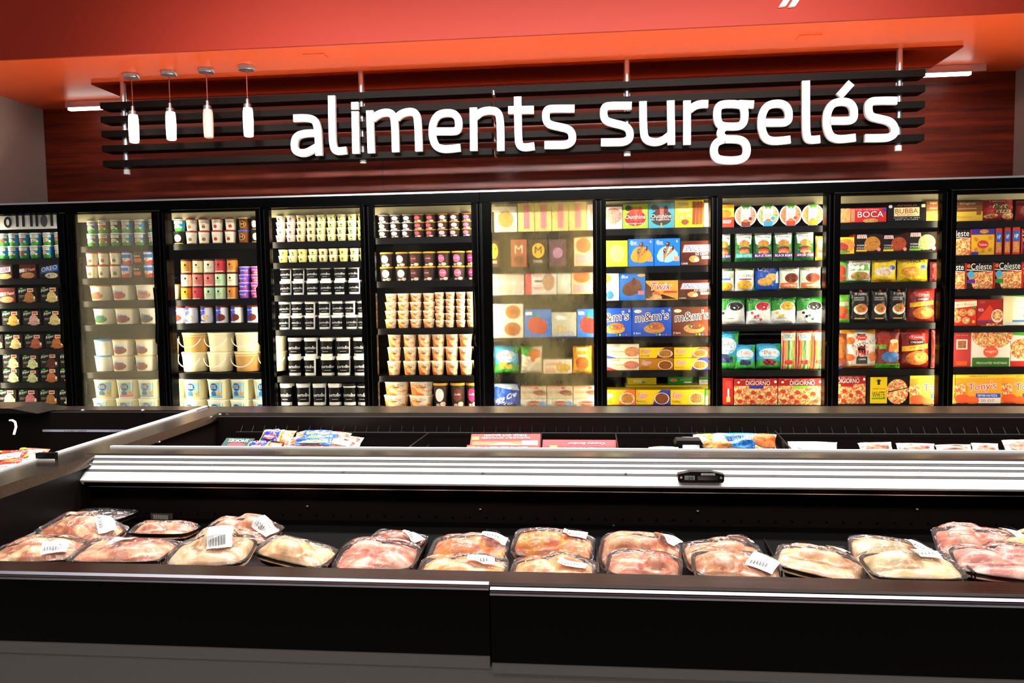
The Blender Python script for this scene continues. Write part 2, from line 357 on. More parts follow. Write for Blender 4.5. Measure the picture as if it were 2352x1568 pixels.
# ------------------------------------------------------------------ wall freezers
MULX=[-4.571,-3.819,-3.083,-2.322,-1.561,-.755,.068,.849,1.612,2.357,3.10]
ZT=2.0997
YP=YF+.14
OPEN=[(-60,147),(185,362),(392,598),(628,835),(866,1092),(1133,1363),(1393,1630),(1657,1893),(1925,2155),(2188,2420)]
TOPS=[495,490,487,470,465,455,452,450,448,446]
def shelf_z(bay,y): return UY(sum(OPEN[bay])/2,y,YP).z
cases=[]
for ci,(a,bb) in enumerate(((0,5),(5,10))):
    x0,x1=MULX[a]+(.002 if ci else -.03),MULX[bb]+(.03 if ci else -.002)
    cs=obj('display_freezer',None,loc=((x0+x1)/2,YF,0)); cases.append(cs)
    tag(cs,['black wall freezer with five glass doors, full of ice cream tubs','black wall freezer with five glass doors, full of boxed and bagged food'][ci],'freezer','wall freezers')
    def body(b):
        b.box((x0,YF+.75,.0),(x1,YF+.79,ZT)); b.box((x0,YF+.03,ZT-.06),(x1,YF+.79,ZT-.02)); b.box((x0,YF+.02,0),(x1,YF+.79,.28))
        for x in (x0,x1): b.box((x-.001+(x==x1)*-.02,YF+.02,0),(x+.001+(x==x0)*.02,YF+.79,ZT-.02))
    child('cabinet',INT,body,cs)
    child('header',BLACK,lambda b:b.box((x0,YF-.01,ZT-.075),(x1,YF+.06,ZT-.012)),cs)
    child('top_rail',ALU,lambda b:b.box((x0,YF-.02,ZT-.008),(x1,YF+.07,ZT+.004)),cs)
    child('inner_lip',CREAM,lambda b:b.box((x0+.03,YF+.16,ZT-.13),(x1-.03,YF+.18,ZT-.075)),cs)
    child('kick_plate',BLACK,lambda b:b.box((x0,YF-.02,.0),(x1,YF+.02,.26)),cs)
    for i in range(a,bb):
        m0,m1=MULX[i],MULX[i+1]; w0=.03+(.015 if i in(5,) else 0)
        L_=UY(OPEN[i][0],700,YF).x; R_=UY(OPEN[i][1],700,YF).x
        if i==0: L_=m0+.06
        if i==9: R_=m1-.06
        zb,zt=.3,UY(sum(OPEN[i])/2 if i<9 else 2260,TOPS[i],YF).z
        def fr(b):
            b.box((m0+.012,YF-.03,zb-.04),(L_,YF+.01,ZT-.08)); b.box((R_,YF-.03,zb-.04),(m1-.012,YF+.01,ZT-.08))
            b.box((L_,YF-.03,zt),(R_,YF+.01,ZT-.08)); b.box((L_,YF-.03,zb-.04),(R_,YF+.01,zb+.03))
            for x in (m0+.012,m1-.018): b.box((x,YF-.033,zb),(x+.006,YF-.03,ZT-.09),mi=1)
        d=child('glass_door',[BLACK,BLK],fr,cs)
        gm=[GLASS,HAZE,GLASS,GLASS,GLASS,FROST,FROSTL,GLASS,GLASS,GLASS][i]
        o=one('glass_pane',gm,lambda b:b.add([(L_,YF-.01,zb+.03),(R_,YF-.01,zb+.03),(R_,YF-.01,zt),(L_,YF-.01,zt)],[(0,1,2,3)]),d)
        if i==1: o['label']='glass pane with painted reflection haze'
        if i==5: o['label']='fogged glass pane'
        hz0,hz1=UY(R_*0+OPEN[i][1],790,YF).z,UY(OPEN[i][1],655,YF).z; hx=(R_+m1)/2-.01
        one('handle',BLACK,lambda b:b.tube([(hx,YF-.03,hz1+.01),(hx,YF-.06,hz1-.02)]+[(hx+.008*sin(t*pi/6),YF-.075,hz1-.02-(hz1-hz0-.04)*t/6) for t in range(7)]+[(hx,YF-.06,hz0+.01),(hx,YF-.03,hz0-.01)],.011,n=8),d,True)
    for i in range(a,bb+1):
        x=MULX[i]+(.034 if i==a else -.034 if i==bb else 0)
        child('light_strip',LEDC,lambda b:b.prism([(x-.016,YF+.075),(x+.016,YF+.075),(x,YF+.105)],'z',.32,ZT-.16),cs)
        child('mullion',BLACK,lambda b:b.box((x-.03,YF+.012,.28),(x+.03,YF+.07,ZT-.075)),cs)
# added panel in the first door, painted as a mirrored sign reflection
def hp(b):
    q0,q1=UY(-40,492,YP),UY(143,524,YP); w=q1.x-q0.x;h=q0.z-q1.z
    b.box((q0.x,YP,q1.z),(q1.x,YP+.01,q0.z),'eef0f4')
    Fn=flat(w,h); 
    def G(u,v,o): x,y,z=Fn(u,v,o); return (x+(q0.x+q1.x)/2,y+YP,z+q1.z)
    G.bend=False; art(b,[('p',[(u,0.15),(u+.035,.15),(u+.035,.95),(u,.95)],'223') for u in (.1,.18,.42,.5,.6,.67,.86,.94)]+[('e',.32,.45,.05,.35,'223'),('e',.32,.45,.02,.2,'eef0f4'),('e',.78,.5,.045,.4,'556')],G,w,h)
tag(one('sign_reflection_panel',PM,hp),'white panel painted as a sign reflection, dark letter shapes, top of first freezer door','panel')
# ------------------------------------------------------------------ product designs
ORD='first second third fourth fifth sixth seventh eighth ninth tenth eleventh twelfth'.split()
SH={}
_mc={}

D={}
def d(k,kind,desc,cat,name,c1,c2,ops,*ex): D[k]=(kind,desc,cat,name,c1,c2,ops,ex)
def r(*a): return ('r',)+a
def e(*a): return ('e',)+a
def t(*a): return ('t',)+a
def p(*a): return ('p',)+a
# --- tubs (cup colour, lid colour)
TU=('ice cream tub','ice_cream_tub')
def tub(k,desc,c1,c2,ops,*ex): d(k,'T',desc,'ice cream tub','ice_cream_tub',c1,c2,ops,*ex)
def pint(k,desc,c,dot,top): tub(k,desc,c,'f4f4f0',[r(0,0,1,.22,'3a9a3a'),e(.3,.2,.25,.1,'3a9a3a'),e(.75,.22,.3,.08,'4ab040'),r(.08,.68,.92,.93,'f4efe0'),t(.5,.8,.7,.13,'BEN&JERRYS','222'),e(.45,.47,.28,.16,dot,1),e(.2,.3,.08,.06,'fff'),e(.8,.36,.1,.08,'fff')])
pint('bj1','blue green pint','2b93cf','fbe8c0','f'); pint('bj2','teal pint with red spot','1f86b8','d86a4a','f'); pint('bj3','brown caramel pint','8a5a30','e8a860','f'); pint('bj4','white black pint','222','f0f0e8','f')
def hag(k,desc,dot): tub(k,desc,'f3ead2','a02a38',[r(0,0,1,.06,'c9a24a'),t(.5,.72,.62,.08,'Haagen-Dazs','7a2030'),e(.55,.36,.16,.15,dot,1),r(.3,.54,.7,.58,'a88')])
hag('hg1','cream pint with red lid','b07030'); hag('hg2','cream berry pint, red lid','c83a30'); hag('hg3','cream nut pint, red lid','6a8a3a')
tub('gl','brown gold pint','7a3f1c','f2dfa0',[e(.5,.5,.32,.3,'c9a050'),e(.5,.5,.26,.24,'5a2f18'),t(.5,.5,.3,.25,'M','d9b860')])
tub('glb','brown pint with blue lid','7a3f1c','3a66d0',[e(.5,.5,.32,.3,'c9a050'),e(.5,.5,.26,.24,'5a2f18'),t(.5,.5,.3,.25,'M','d9b860')])
tub('bw','black pint with white oval','1a1814','222',[e(.5,.5,.3,.32,'f4f4ec'),t(.5,.55,.4,.1,'Gelato','333'),r(0,.0,1,.08,'c9a24a')])
tub('bwr','blue white red pint','dfe8f8','2f7fe0',[r(0,0,1,.35,'d8452c'),r(.1,.55,.9,.85,'2f6fc8'),e(.5,.4,.2,.15,'f8f0e0',1)])
tub('bk','black and brown pint','2a1c14','222',[r(.1,.2,.9,.5,'c04a30'),t(.5,.7,.6,.15,'MOKA','e8e0d0')])
def jar(k,desc,c,lid,ink='322'): tub(k,desc,c,lid,[e(.5,.66,.09,.1,ink),t(.5,.45,.55,.09,'TALENTI','f4efe6' if ink!='322' else '543'),t(.5,.32,.45,.05,'GELATO','876'),r(.1,.06,.9,.12,'e8dfc8')],'jar')
for k,dn,c in (('j1','tan gelato jar','b07a3c'),('j2','cream gelato jar','e9dca8'),('j3','pale cream gelato jar','f0e8c8'),('j4','raspberry red jar','c23a44'),('j5','caramel orange jar','c8843c'),('j6','white black-lid jar','e8e4c0'),('j7','rose pink jar','d87a74'),('j8','mint green jar','b8d8b0'),('j9','mustard yellow jar','cf9a28')): jar(k,dn,c,'4a2414')
tub('pu','small purple cup','7a4ab8','c8b8f0',[r(.05,.35,.95,.75,'5a4ad0'),t(.5,.55,.7,.2,'HALO','fff'),e(.75,.3,.15,.15,'d05a5a',1)]); tub('pk','small magenta cup','b8389a','e8a8e0',[r(.05,.5,.95,.8,'d84ab0'),t(.5,.62,.7,.18,'HALO','fff'),e(.6,.25,.25,.16,'e0a860',1)])
def cyl_(k,desc,c,side): tub(k,desc,c,'7a3020',[r(0,.0,.5,1,'2a3fc0'),p([(.5,1),(.9,1),(.7,0),(.5,0)],'f4f0f4'),t(.4,.82,.6,.1,'REAL FRUIT','fff'),t(.55,.66,.4,.08,'Chocolate','dde'),e(.5,.35,.3,.22,side,1),r(.1,0,.9,.1,'fbf4ec')],'jar')
cyl_('ct','blue carton with brown scoop','f0ece8','7a3422'); cyl_('cv','blue carton with white scoop','e8ecf4','f4ead8')
tub('bucket','large cream bucket','f1e8bf','f6f0d0',[],'bucket'); tub('buckt','large tan bucket','c89a5a','e8d6a8',[],'bucket')
def dish(k,desc,c,dot): tub(k,desc,'f4f0dc',c,[e(.5,.42,.4,.34,'f8e8d0'),e(.5,.36,.36,.26,dot,1),t(.5,.62,.5,.2,'Blue','3a86d8','bi'),t(.55,.42,.4,.12,'Bunny','3a86d8','bi')],'oval')
dish('s1','oval tub with orange label','e0a050','e08838'); dish('s2','oval tub with pink label','f0e0d0','d8524a'); dish('s3','oval tub with pale label','f4f0e0','f0a898'); dish('s4','oval tub with green label','e0f0f8','4aa04a'); dish('s5','oval tub with brown label','e8c890','a04a3a'); dish('s6','oval tub with dark label','f0f0e8','555')
tub('s7','tall plain white tub','f4f4e8','58a8e8',[r(.2,.2,.8,.75,'f8f8f0')],'oval')
def pail(k,desc,c): tub(k,desc,'f2e8b8','f4f4f0',[r(.2,.1,.8,.9,'8ac8e8'),e(.45,.66,.17,.2,'2a4a78'),t(.45,.68,.24,.2,'BLUE BELL','e8f0f8'),e(.66,.34,.14,.12,'e8c888',1),e(.42,.3,.12,.16,'3a6a9a'),r(.2,.1,.8,.2,c)],'pail')
pail('p1','cream pail with blue label','d8c080'); pail('p2','cream pail with pink strip','e85a9a'); pail('p3','cream pail with sky label','6ab0e0')
def cup(k,desc,c,dot): tub(k,desc,c,'f6f2d8',[e(.5,.45,.14,.26,dot),r(.32,.1,.68,.22,'4a9a4a' if k=='c1' else dot),e(.5,.5,.07,.12,'333')],'cup')
cup('c1','small cream cup','f2ebb0','d8d070'); cup('c2','small pink cup','f6e4d0','e88a90'); cup('c3','small cup, brown print','f0e4b0','a06a30'); cup('c4','small yellow cup','f0e890','c8c040')
def porto(k,desc,x,lid='f2f0e8'): tub(k,desc,'0c0b0a',lid,[r(.0,0,1,.16,'f2f0e8'),r(0,.93,1,1,'f2f0e8'),t(.5,.52,.86,.26,'portofino','fff','i'),r(.3,.3,.7,.33,'aaa')]+([r(.88,.16,1,.93,'f2f0e8')] if x else []),'sq')
porto('pf','square tub',1); porto('pg','black tub',0); porto('pb','black tub, dark lid',0,'1a1a1a')
def gold(k,desc,dot,lid='d8a23c',w=0): tub(k,desc,'3a2c24' if not w else 'e8e4d8',lid,[e(.42,.56,.28,.3,dot),t(.42,.6,.36,.09,'Gelato' if w else 'Ciao Bella','a33' if w else 'fff'),e(.65,.14,.2,.12,'f0dcc8',1),e(.3,.1,.14,.08,'e8c8b8',1)])
gold('g1','black tub with white spot','f6f4ec','f4f0e6'); gold('g2','black tub with red spot','e04a5a'); gold('g3','dark tub with pink spot','f0b4c0'); gold('g4','tub with big white oval','f6f4ec'); gold('g5','dark tub with maroon spot','6a3430'); gold('g6','tub with rosy spot','e86a90'); gold('g7','tub with deep pink spot','d8306a')
def pt(k,desc,ex,lid='f6f0e0'): tub(k,desc,'f0c48c',lid,[p([(0,.0),(.6,0),(.3,.3),(.2,.6),(0,.7)],'e07a34'),p([(.35,1),(1,1),(1,.4),(.6,.6)],'f8e8c8'),p([(.4,.35),(1,.2),(1,.0),(.6,0)],'f4dcb4'),p([(.3,.6),(.6,.45),(1,.3),(1,.4),(.6,.6),(.35,.75)],'e89a50'),t(.45,.8,.75,.15,'Pot au Tos','922','bi'),r(.28,.62,.66,.69,'743'),e(.72,.5,.14,.12,'f4e8c8'),t(.4,.14,.35,.07,'Peanut','a52','i')],ex)
pt('o1','orange cream tub','cup'); pt('o2','small orange tub','cup'); pt('o3','wide orange tub','oval')
# --- cartons and boxes (front colour, side colour)
def bx(k,desc,name,c1,c2,ops,*ex): d(k,'B',desc,ex[0] if ex else 'box',name,c1,c2,ops)
def bry(k,desc,c): bx(k,desc,'ice_cream_carton','0e0c08','2a1c10',[t(.24,.78,.42,.24,'Breyers','fff','bi',None,.12),e(.2,.93,.09,.06,'4ab040'),r(.52,.7,.86,.94,'e8dcc0'),r(.56,.76,.82,.88,'c84a3a'),e(.62,.3,.27,.4,c,1),e(.62,.12,.36,.12,c,1),r(.85,.2,.95,.4,'f0ead8'),r(.08,.42,.35,.46,'998'),r(.08,.34,.3,.37,'998')],'ice cream carton')
for k,dn,c in (('y1','black carton, vanilla scoop','f0e2a0'),('y2','black carton, orange scoop','c8884a'),('y3','black carton, yellow scoop','f0c860'),('y4','black carton, pink scoop','f0c0c0'),('y5','black carton, caramel scoop','c87844'),('y6','black carton, mint scoop','d8e8b0'),('y7','black carton, chocolate scoop','5a2a18'),('y8','black carton, strawberry scoop','f08a9a'),('y9','black carton, striped scoop','c86a50')): bry(k,dn,c)
bx('ysn','brown carton, slanted blue letters','ice_cream_carton','3a2018','2a1c10',[p([(0,.35),(.9,.5),(.9,.85),(0,.75)],'e8e8f0'),t(.42,.62,.8,.26,'SNICKERS','2a4a9a','bi','c33',.1),e(.5,.15,.45,.2,'e8b878',1)],'ice cream carton')
bx('yre','red brown carton, pale letters','ice_cream_carton','5a1c18','2a1c10',[t(.5,.6,.9,.22,'REESES Peanut','f4d8c8','bi','c44a3a',.14),e(.5,.2,.4,.22,'e0a878',1),p([(0,.4),(.3,.45),(.3,.7),(0,.65)],'e8e8f0')],'ice cream carton')
bx('yor','blue carton reading OREO','ice_cream_carton','1a1c20','12121a',[p([(.05,.3),(.98,.5),(.98,.95),(.12,.7)],'2a6ac8'),t(.52,.66,.82,.3,'OREO','fff','b','1a3a8a',.2),e(.62,.16,.34,.2,'f0e8d0',1),e(.5,.15,.05,.04,'222')],'ice cream carton')
FD='frozen_dessert_box'
bx('fog1','pale misted box',FD,'f4ecd8','e0d8c0',[e(.5,.5,.34,.32,'f0c860',1)]); bx('fy','yellow box with pink stripe',FD,'eede80','d8c860',[r(.35,.1,.7,.95,'e88a90')])
bx('fm','dark brown box with gold disc',FD,'3a2418','2a1a10',[e(.5,.6,.34,.28,'d8b030'),t(.5,.62,.36,.26,'M','4a2c14'),t(.5,.2,.5,.12,'DARK','e8d8b0')]); bx('fmr','red brown box with letter M',FD,'a85838','7a3a28',[t(.5,.65,.5,.3,'M','f0d8a8'),e(.5,.25,.3,.15,'7a3a20',1)]); bx('fmv','plum box',FD,'5a3a44','3a2a30',[e(.5,.5,.3,.2,'a87890')])
bx('fw','white box of six round bars',FD,'f2ecdc','ddd6c4',[e(x,y,.13,.2,'e0d0b8') for x in (.2,.5,.8) for y in (.28,.72)]+[t(.2,.72,.12,.1,'OK','333'),t(.2,.28,.12,.1,'OK','333')]); bx('fmi','white box reading MINI in red',FD,'f0e8dc','d04a4a',[r(0,0,.2,1,'d8545a'),t(.4,.75,.3,.12,'MINI','d03a4a'),t(.4,.25,.3,.12,'MINIS','d03a4a'),e(.75,.5,.2,.34,'c8a080',1),r(.3,.5,.55,.56,'444')]); bx('fo','orange and pink box',FD,'f4c890','e0a878',[e(.5,.7,.4,.25,'f07040'),r(.1,.1,.9,.4,'f0a0a0')]); bx('fgy','pale grey green box',FD,'d8dcc8','c0c4b0',[e(.5,.5,.3,.3,'f0f0e0')])
bx('fco','white box with two golden cookies',FD,'f8f0dc','e8dcc0',[e(.68,.76,.24,.2,'d88a40',1),e(.66,.26,.26,.2,'c87838',1),e(.68,.76,.1,.08,'a85a28',1),e(.66,.26,.11,.08,'a85a28',1)])
bx('fap','blue box with red fruit',FD,'1f78d8','1560b0',[e(.42,.45,.3,.3,'e04038',1),e(.62,.4,.24,.28,'d83a3a',1),r(.05,.8,.3,.92,'fff'),p([(.4,.7),(.5,.9),(.56,.7)],'3a9a3a')]); bx('fbe','pale box with white bear',FD,'c8c8b0','b0b09c',[e(.35,.8,.2,.08,'fff'),e(.48,.76,.08,.06,'fff'),e(.35,.3,.26,.18,'e8d8a0',1),t(.5,.16,.8,.12,'KLONDIKE','fff','b','36a'),r(.0,0,1,.05,'2a5aa8')])
bx('fsa','white box, red lettering',FD,'f2e4c8','e0d0b0',[t(.35,.72,.55,.26,'Sarabeth','d83a3a','bi'),e(.7,.4,.25,.3,'f0c850',1),r(.05,.1,.4,.4,'e8a890')]); bx('frv','tan box reading RED VELVET',FD,'d8c8a8','c8b898',[r(0,.88,.7,1,'e08a80'),t(.3,.52,.5,.12,'RED VELVET','867'),e(.72,.5,.24,.18,'8a4a40',1),e(.8,.38,.2,.12,'a86a5a',1),e(.62,.85,.07,.1,'c84a4a')]); bx('fpf','white box with blue and red seals',FD,'e8e4d8','d8d0c0',[e(.5,.5,.3,.3,'a84a3a'),t(.5,.5,.5,.2,'Farm','fff'),e(.85,.4,.12,.4,'3a8ad0'),r(0,0,.12,.4,'3a8ad0')])
def out(k,desc,c,b1,b2): bx(k,desc,FD,c,c,[e(.5,.42,.42,.32,'2a3a28'if k=='ou2' else 'c83030',1)]+[p([(x-.07,.3),(x+.07,.3),(x+.08,.8),(x,.9),(x-.08,.8)],q) for x,q in ((.35,b1),(.52,b2),(.69,b1))]+[e(.22,.84,.12,.12,'3a4a3a'),t(.5,.48,.8,.16,'Outshine','fff','b','363'),t(.5,.33 if k=='ou2' else .2,.8,.1,'No Sugar Added' if k=='ou2' else 'strawberry','fff'),r(.47,.02,.53,.2,'d8a860')])
out('ou1','lime box with red fruit bars','a8c838','e04838','e8604a'); out('ou2','light blue box with dark fruit bars','4ab4d0','6a2030','e87060')
bx('fud','yellow box with fudge pops',FD,'f4dc28','e0c020',[t(.3,.86,.38,.12,'Fudgsicle','fff','bi','c33'),r(.08,.56,.55,.7,'f8f0a8'),t(.32,.63,.42,.08,'NO SUGAR ADDED','a82'),t(.36,.4,.6,.16,'Fudge Pops','fff','bi','853',.12)]+[p([(x-.05,.1),(x+.05,.1),(x+.09,.9),(x+.03,.95),(x-.03,.9)],'8a4420') for x in (.66,.78,.9)]+[e(.36,.2,.13,.1,'a85a30',1)])
bx('fpk','white and coral box',FD,'f8e4dc','e8c8c0',[e(.6,.6,.4,.35,'f0a090',1),t(.4,.25,.7,.14,'Outshine','e05a4a')])
bx('flm','lime green misted box',FD,'c0dc38','a8c828',[e(.5,.5,.35,.35,'d8e878'),e(.15,.15,.08,.08,'f0e040')])
def cone(k,desc,bl): bx(k,desc,FD,'1a7ae0','1464c0',[e(.5,.42,.36,.3,bl),e(.3,.35,.2,.2,bl),e(.72,.38,.2,.2,bl),t(.2,.88,.26,.12,'Blue','fff','bi'),t(.24,.79,.26,.08,'Bunny','fff','bi'),t(.88,.9,.07,.1,'6','fff')]+[q for tx,ty_,cx,cy,a,b in ((.36,.1,.42,.5,.07,.01),(.42,.3,.7,.6,.04,-.05),(.42,.42,.52,.74,.07,-.02)) for q in (p([(cx-a,cy-b),(cx+a,cy+b),(tx,ty_)],'c88848',1),e(cx+(cx-tx)*.08,cy+.05,a*1.15,.09,'4a2c1e',1),e(cx-.02,cy+.07,.02,.025,'e8d8c0'))]+[r(.76,.16,.96,.34,'f0a080')])
cone('co1','blue box, cones on orange cloud','f4a828'); cone('co2','blue box, cones on pale cloud','a8dcf8')
bx('cob','blue box with brown cone cloud',FD,'1a74d8','1464c0',[e(.5,.45,.38,.22,'7a4a34',1),e(.4,.36,.3,.2,'6a3c2a',1),e(.6,.55,.25,.22,'7a4a34',1),p([(.5,.6),(.62,.6),(.62,.82),(.52,.82)],'5a3020'),t(.2,.86,.26,.12,'Blue','fff','bi'),r(.72,.2,.95,.34,'e8788a'),e(.85,.9,.16,.05,'f0b040')])
bx('ckb','white box with cookies',FD,'f4ecd8','e8dcc0',[e(.3,.8,.3,.15,'d89a50',1),e(.5,.3,.4,.2,'d8dcd8',1),e(.5,.2,.2,.15,'3a7ac8')])
bx('sn','brown box, slanted blue and white lettering',FD,'4a2014','38180e',[p([(.03,.52),(.98,.52),(1,.86),(.1,.86)],'d83a30'),p([(.06,.55),(.96,.55),(.98,.83),(.12,.83)],'f4f4fa'),t(.54,.69,.82,.22,'SNICKERS','26489c','bi'),t(.66,.47,.4,.12,'ICE CREAM','fff','bi','422'),e(.42,.26,.16,.14,'d89a58',1),e(.5,.22,.08,.08,'f4e0b0'),r(.66,.25,.92,.38,'e0c8a8'),t(.12,.08,.2,.08,'6 BARS','fff')])
bx('tw','golden box, red and white slanted lettering',FD,'e8a038','c88028',[p([(.0,.1),(.0,.9),(.45,.2),(.4,0)],'5a2a18'),p([(.35,.05),(.5,.3),(.95,.05)],'3a1a12',1),t(.48,.7,.62,.38,'Twix','e02a28','bi','fff'),r(.55,.36,.97,.46,'d8382c'),e(.32,.3,.13,.14,'e87838',1),p([(.1,.1),(.3,.3),(.5,.18),(.5,.0),(.15,0)],'f0c890',1)])
def mm(k,desc,c,tc_,n): bx(k,desc,FD,c,c,[t(.5,.69,.84,.3,"m&m's",tc_,'b','fff',.1),e(.14,.86,.1,.06,'f4e8c8'),e(.56,.26,.27,.16,'d8a060',1),e(.6,.36,.2,.13,'8a4420' if n else 'c87840',1)]+[e(.42+.07*i,.36-.03*(i%2),.022,.03,q) for i,q in enumerate(('3a4','fc2','26e','d33','f82'))]+[e(.62+.08*i,.06,.025,.035,q) for i,q in enumerate(('3a4','fc2','26e','d33'))]+[t(.12,.12,.18,.08,'6 bars','fff'),t(.94,.9,.05,.1,'6','fff')])
mm('mb','blue box, big brown m&m lettering','2a56c0','5a3020',0); mm('mn','brown box, big brown lettering','6a3420','4a2818',1)
BK='waffle_box'
bx('pp','white box reading Puff Pastry',BK,'f4e8c8','e0d4b0',[t(.28,.45,.5,.2,'Puff Pastry','a8743a','i'),t(.28,.24,.4,.1,'SHEETS','c8a080'),e(.78,.45,.24,.34,'e8a070',1),r(.03,.8,.4,.95,'e8a890'),p([(0,0),(.3,.0),(0,.2)],'3a4a9a')]); bx('ppr','white pastry box with red corner',BK,'f4e8c8','e0d4b0',[t(.28,.45,.5,.2,'Puff Pastry','a8743a','i'),e(.76,.45,.24,.34,'e89078',1),r(.03,.8,.4,.95,'e8a890'),p([(0,0),(.34,.0),(0,.3)],'c83a30'),t(.28,.24,.4,.1,'SHELLS','c8a080')])
def eg(k,desc,c,pl,sub,band=None): bx(k,desc,BK,c,'e0b820',([p([(.5,0),(.6,.7),(.75,1),(1,1),(1,0)],band)] if band else [])+[t(.2,.62,.28,.4,'Eggo','d83028','bi','fff'),t(.16,.22,.26,.14,sub,'222'),e(.76,.42,.22,.4,'f0e8e0' if band else 'f8f0d8'),e(.76,.42,.19,.36,pl,1)]+[p([(x,.15),(x+.012,.15),(x+.012,.72),(x,.72)],'8a5020') for x in (.66,.71,.76,.81,.86)]+[p([(.6,y),(.92,y),(.92,y+.03),(.6,y+.03)],'8a5020') for y in (.25,.38,.51,.63)])
eg('e1','yellow waffle box, brown top corner','f8d020','e8b050','buttermilk','6a3018'); eg('e2','yellow waffle box, red corner','f8d020','e89838','homestyle','d84a30'); eg('e3','yellow brown waffle box','b87820','b06020','THICK FLUFFY'); eg('e4','yellow waffle box, blue corner','f8d020','e8a850','blueberry','2a3a9a'); eg('e5','orange yellow waffle box','f4b020','f0a840','minis','e86a28'); eg('e6','yellow blueberry waffle box','f8d020','8a5030','Blueberry','3a3aa0'); eg('e7','yellow plain waffle box','f8d020','e8b060','Waffles')
bx('gr','green box with small pie picture',BK,'2a8a30','1f7026',[e(.22,.55,.16,.22,'e8a060',1),t(.7,.6,.4,.3,'garlic bread','cfe8c0'),r(.64,.2,.94,.4,'e8f0e0')]); bx('grw','green and white box',BK,'e8f0e0','2a8a30',[r(0,.6,1,1,'2a7a30'),t(.5,.4,.7,.3,'Green','2a6a30')])
# --- bowls
def bowl(k,desc,c,f): d(k,'O',desc,'bowl','meal_bowl',f,c,[r(.3,.02,.7,.98,'f6f4ec'),p([(.3,.98),(.7,.98),(.6,.78),(.5,.86),(.4,.78)],'5aa030'),r(.3,.02,.7,.24,c),t(.5,.62,.3,.06,'vegetable','677'),t(.5,.52,.34,.09,'PROTEIN','c87040'),t(.5,.41,.28,.09,'BOWLS','c87040'),e(.5,.27,.13,.07,'d88a40',1),e(.7,.36,.08,.08,c)])
bowl('b1','round bowl, brown label','8a3a28','e8b090'); bowl('b2','round bowl, blue label','3aa8d8','c8d8a0'); bowl('b3','round bowl, red label','e04a3a','e8a070'); bowl('b4','round bowl, orange label','f08a28','e0b868')
# --- bags
def bag(k,desc,c1,c2,ops,name='frozen_food_bag',cat='bag'): d(k,'G',desc,cat,name,c1,c2,ops)
def ms(k,desc,c): bag(k,desc,'2a6a30','1f5024',[p([(.05,.97),(.95,.97),(.9,.6),(.5,.45),(.1,.6)],'f4f4ec'),r(.2,.95,.8,.99,c),t(.5,.82,.7,.1,'Morning','2a6a38','b'),t(.5,.72,.4,.06,'FARMS','584'),e(.5,.6,.3,.11,'d89048',1),e(.5,.48,.32,.06,'7ab038',1),e(.5,.43,.31,.07,'6a3a24',1),e(.5,.36,.28,.06,'e04a38'),e(.5,.3,.29,.06,'e0a058',1),r(.02,.12,.98,.27,c),t(.5,.19,.85,.08,{'3ab0a8':'CHIK PATTIES','5a2a7a':'BLACK BEAN','6a2a6a':'GARDEN VEGGIE'}[c],'fff')])
ms('m1','green burger bag, teal band','3ab0a8'); ms('m2','green burger bag, purple band','5a2a7a'); ms('m3','green burger bag, plum band','6a2a6a')
bag('sm','small amber pouch','d8a040','b88030',[r(.1,.1,.6,.9,'e8c070'),e(.4,.4,.2,.1,'a83a20')])
bag('v1','white bag of pasta spirals','f4f4e4','e0e0c8',[r(0,.85,1,1,'4aa03a'),t(.5,.62,.8,.12,'SPIRALS','5a8a30'),t(.5,.75,.6,.06,'Veggie','5a8a30'),r(.15,.46,.75,.54,'2a5ab0'),e(.5,.2,.4,.17,'e8b840',1)]); bag('v2','white bag with green corner, pasta','f6f6e8','e0e0c8',[p([(0,1),(1,1),(.9,.86),(.1,.92)],'7ab038'),t(.5,.63,.85,.12,'VEGGIE SPIRALS','5a8a30'),r(.2,.46,.85,.51,'7a3a9a'),e(.48,.26,.38,.2,'e8b840',1),p([(.85,0),(1,0),(1,.3)],'3a9a30')])
bag('gn','blue bag of biscuits','1f4fae','163a88',[t(.45,.9,.7,.14,'Grands!','fff','b',None,.05),e(.38,.36,.3,.17,'e8b058',1),e(.66,.55,.26,.15,'f0c068',1),p([(.82,.3),(.98,.3),(.95,.8),(.84,.7)],'d8e4f4'),r(.1,.05,.9,.16,'2a62c8')])
bag('mc','green and orange crumble bag','e8f0d8','2a5a28',[r(.1,.88,.9,1,'f07028'),t(.45,.8,.6,.1,'Morning','2a6a38'),e(.6,.5,.36,.2,'8a4028',1),e(.6,.5,.28,.13,'6a2c1a',1),r(.05,.1,.9,.3,'e86a28'),t(.5,.2,.6,.08,'CRUMBLES','fff'),r(0,0,1,.08,'1f4020')])
def fr(k,desc,f,n): bag(k,desc,'f6f6f0','e8e8e0',[p([(0,.45),(.3,.52),(.55,.42),(1,.6),(1,1),(0,1)],'2f8a30'),r(.1,.84,.45,.97,'1a2a1a'),t(.28,.9,.3,.06,'Essential','eee'),e(.64,.6,.32,.2,'f4f4f0'),e(.64,.64,.28,.15,f,1)]+[e(.2+.12*i,.4-.08*(i%2)-.05*i,.055,.05,f) for i in range(n)]+[r(.2,.2,.6,.22,'8a9a8a')])
fr('f1','white green bag of dark berries','2a2430',1); fr('f2','white green bag of raspberries','c82a38',4); fr('f3','white green bag of mango chunks','e8b828',3); fr('f4','white green bag of blackberries','222',4)
def dole(k,desc,f1,f2): bag(k,desc,'3aa8d8','2a80b0',[p([(0,.0),(1,0),(1,.3),(.5,.42),(0,.34)],'3aa040'),e(.5,.62,.42,.22,'c8e8f4'),t(.5,.68,.46,.14,'Dole','e03a28','b','fff'),t(.5,.5,.6,.06,'berries','3a6a9a'),p([(.75,.95),(1,.98),(1,.72),(.85,.75)],'2a9a38')]+[e(.3+.1*(i%5),.22+.07*(i//5),.065,.05,(f1,f2)[i%2],1) for i in range(13)])
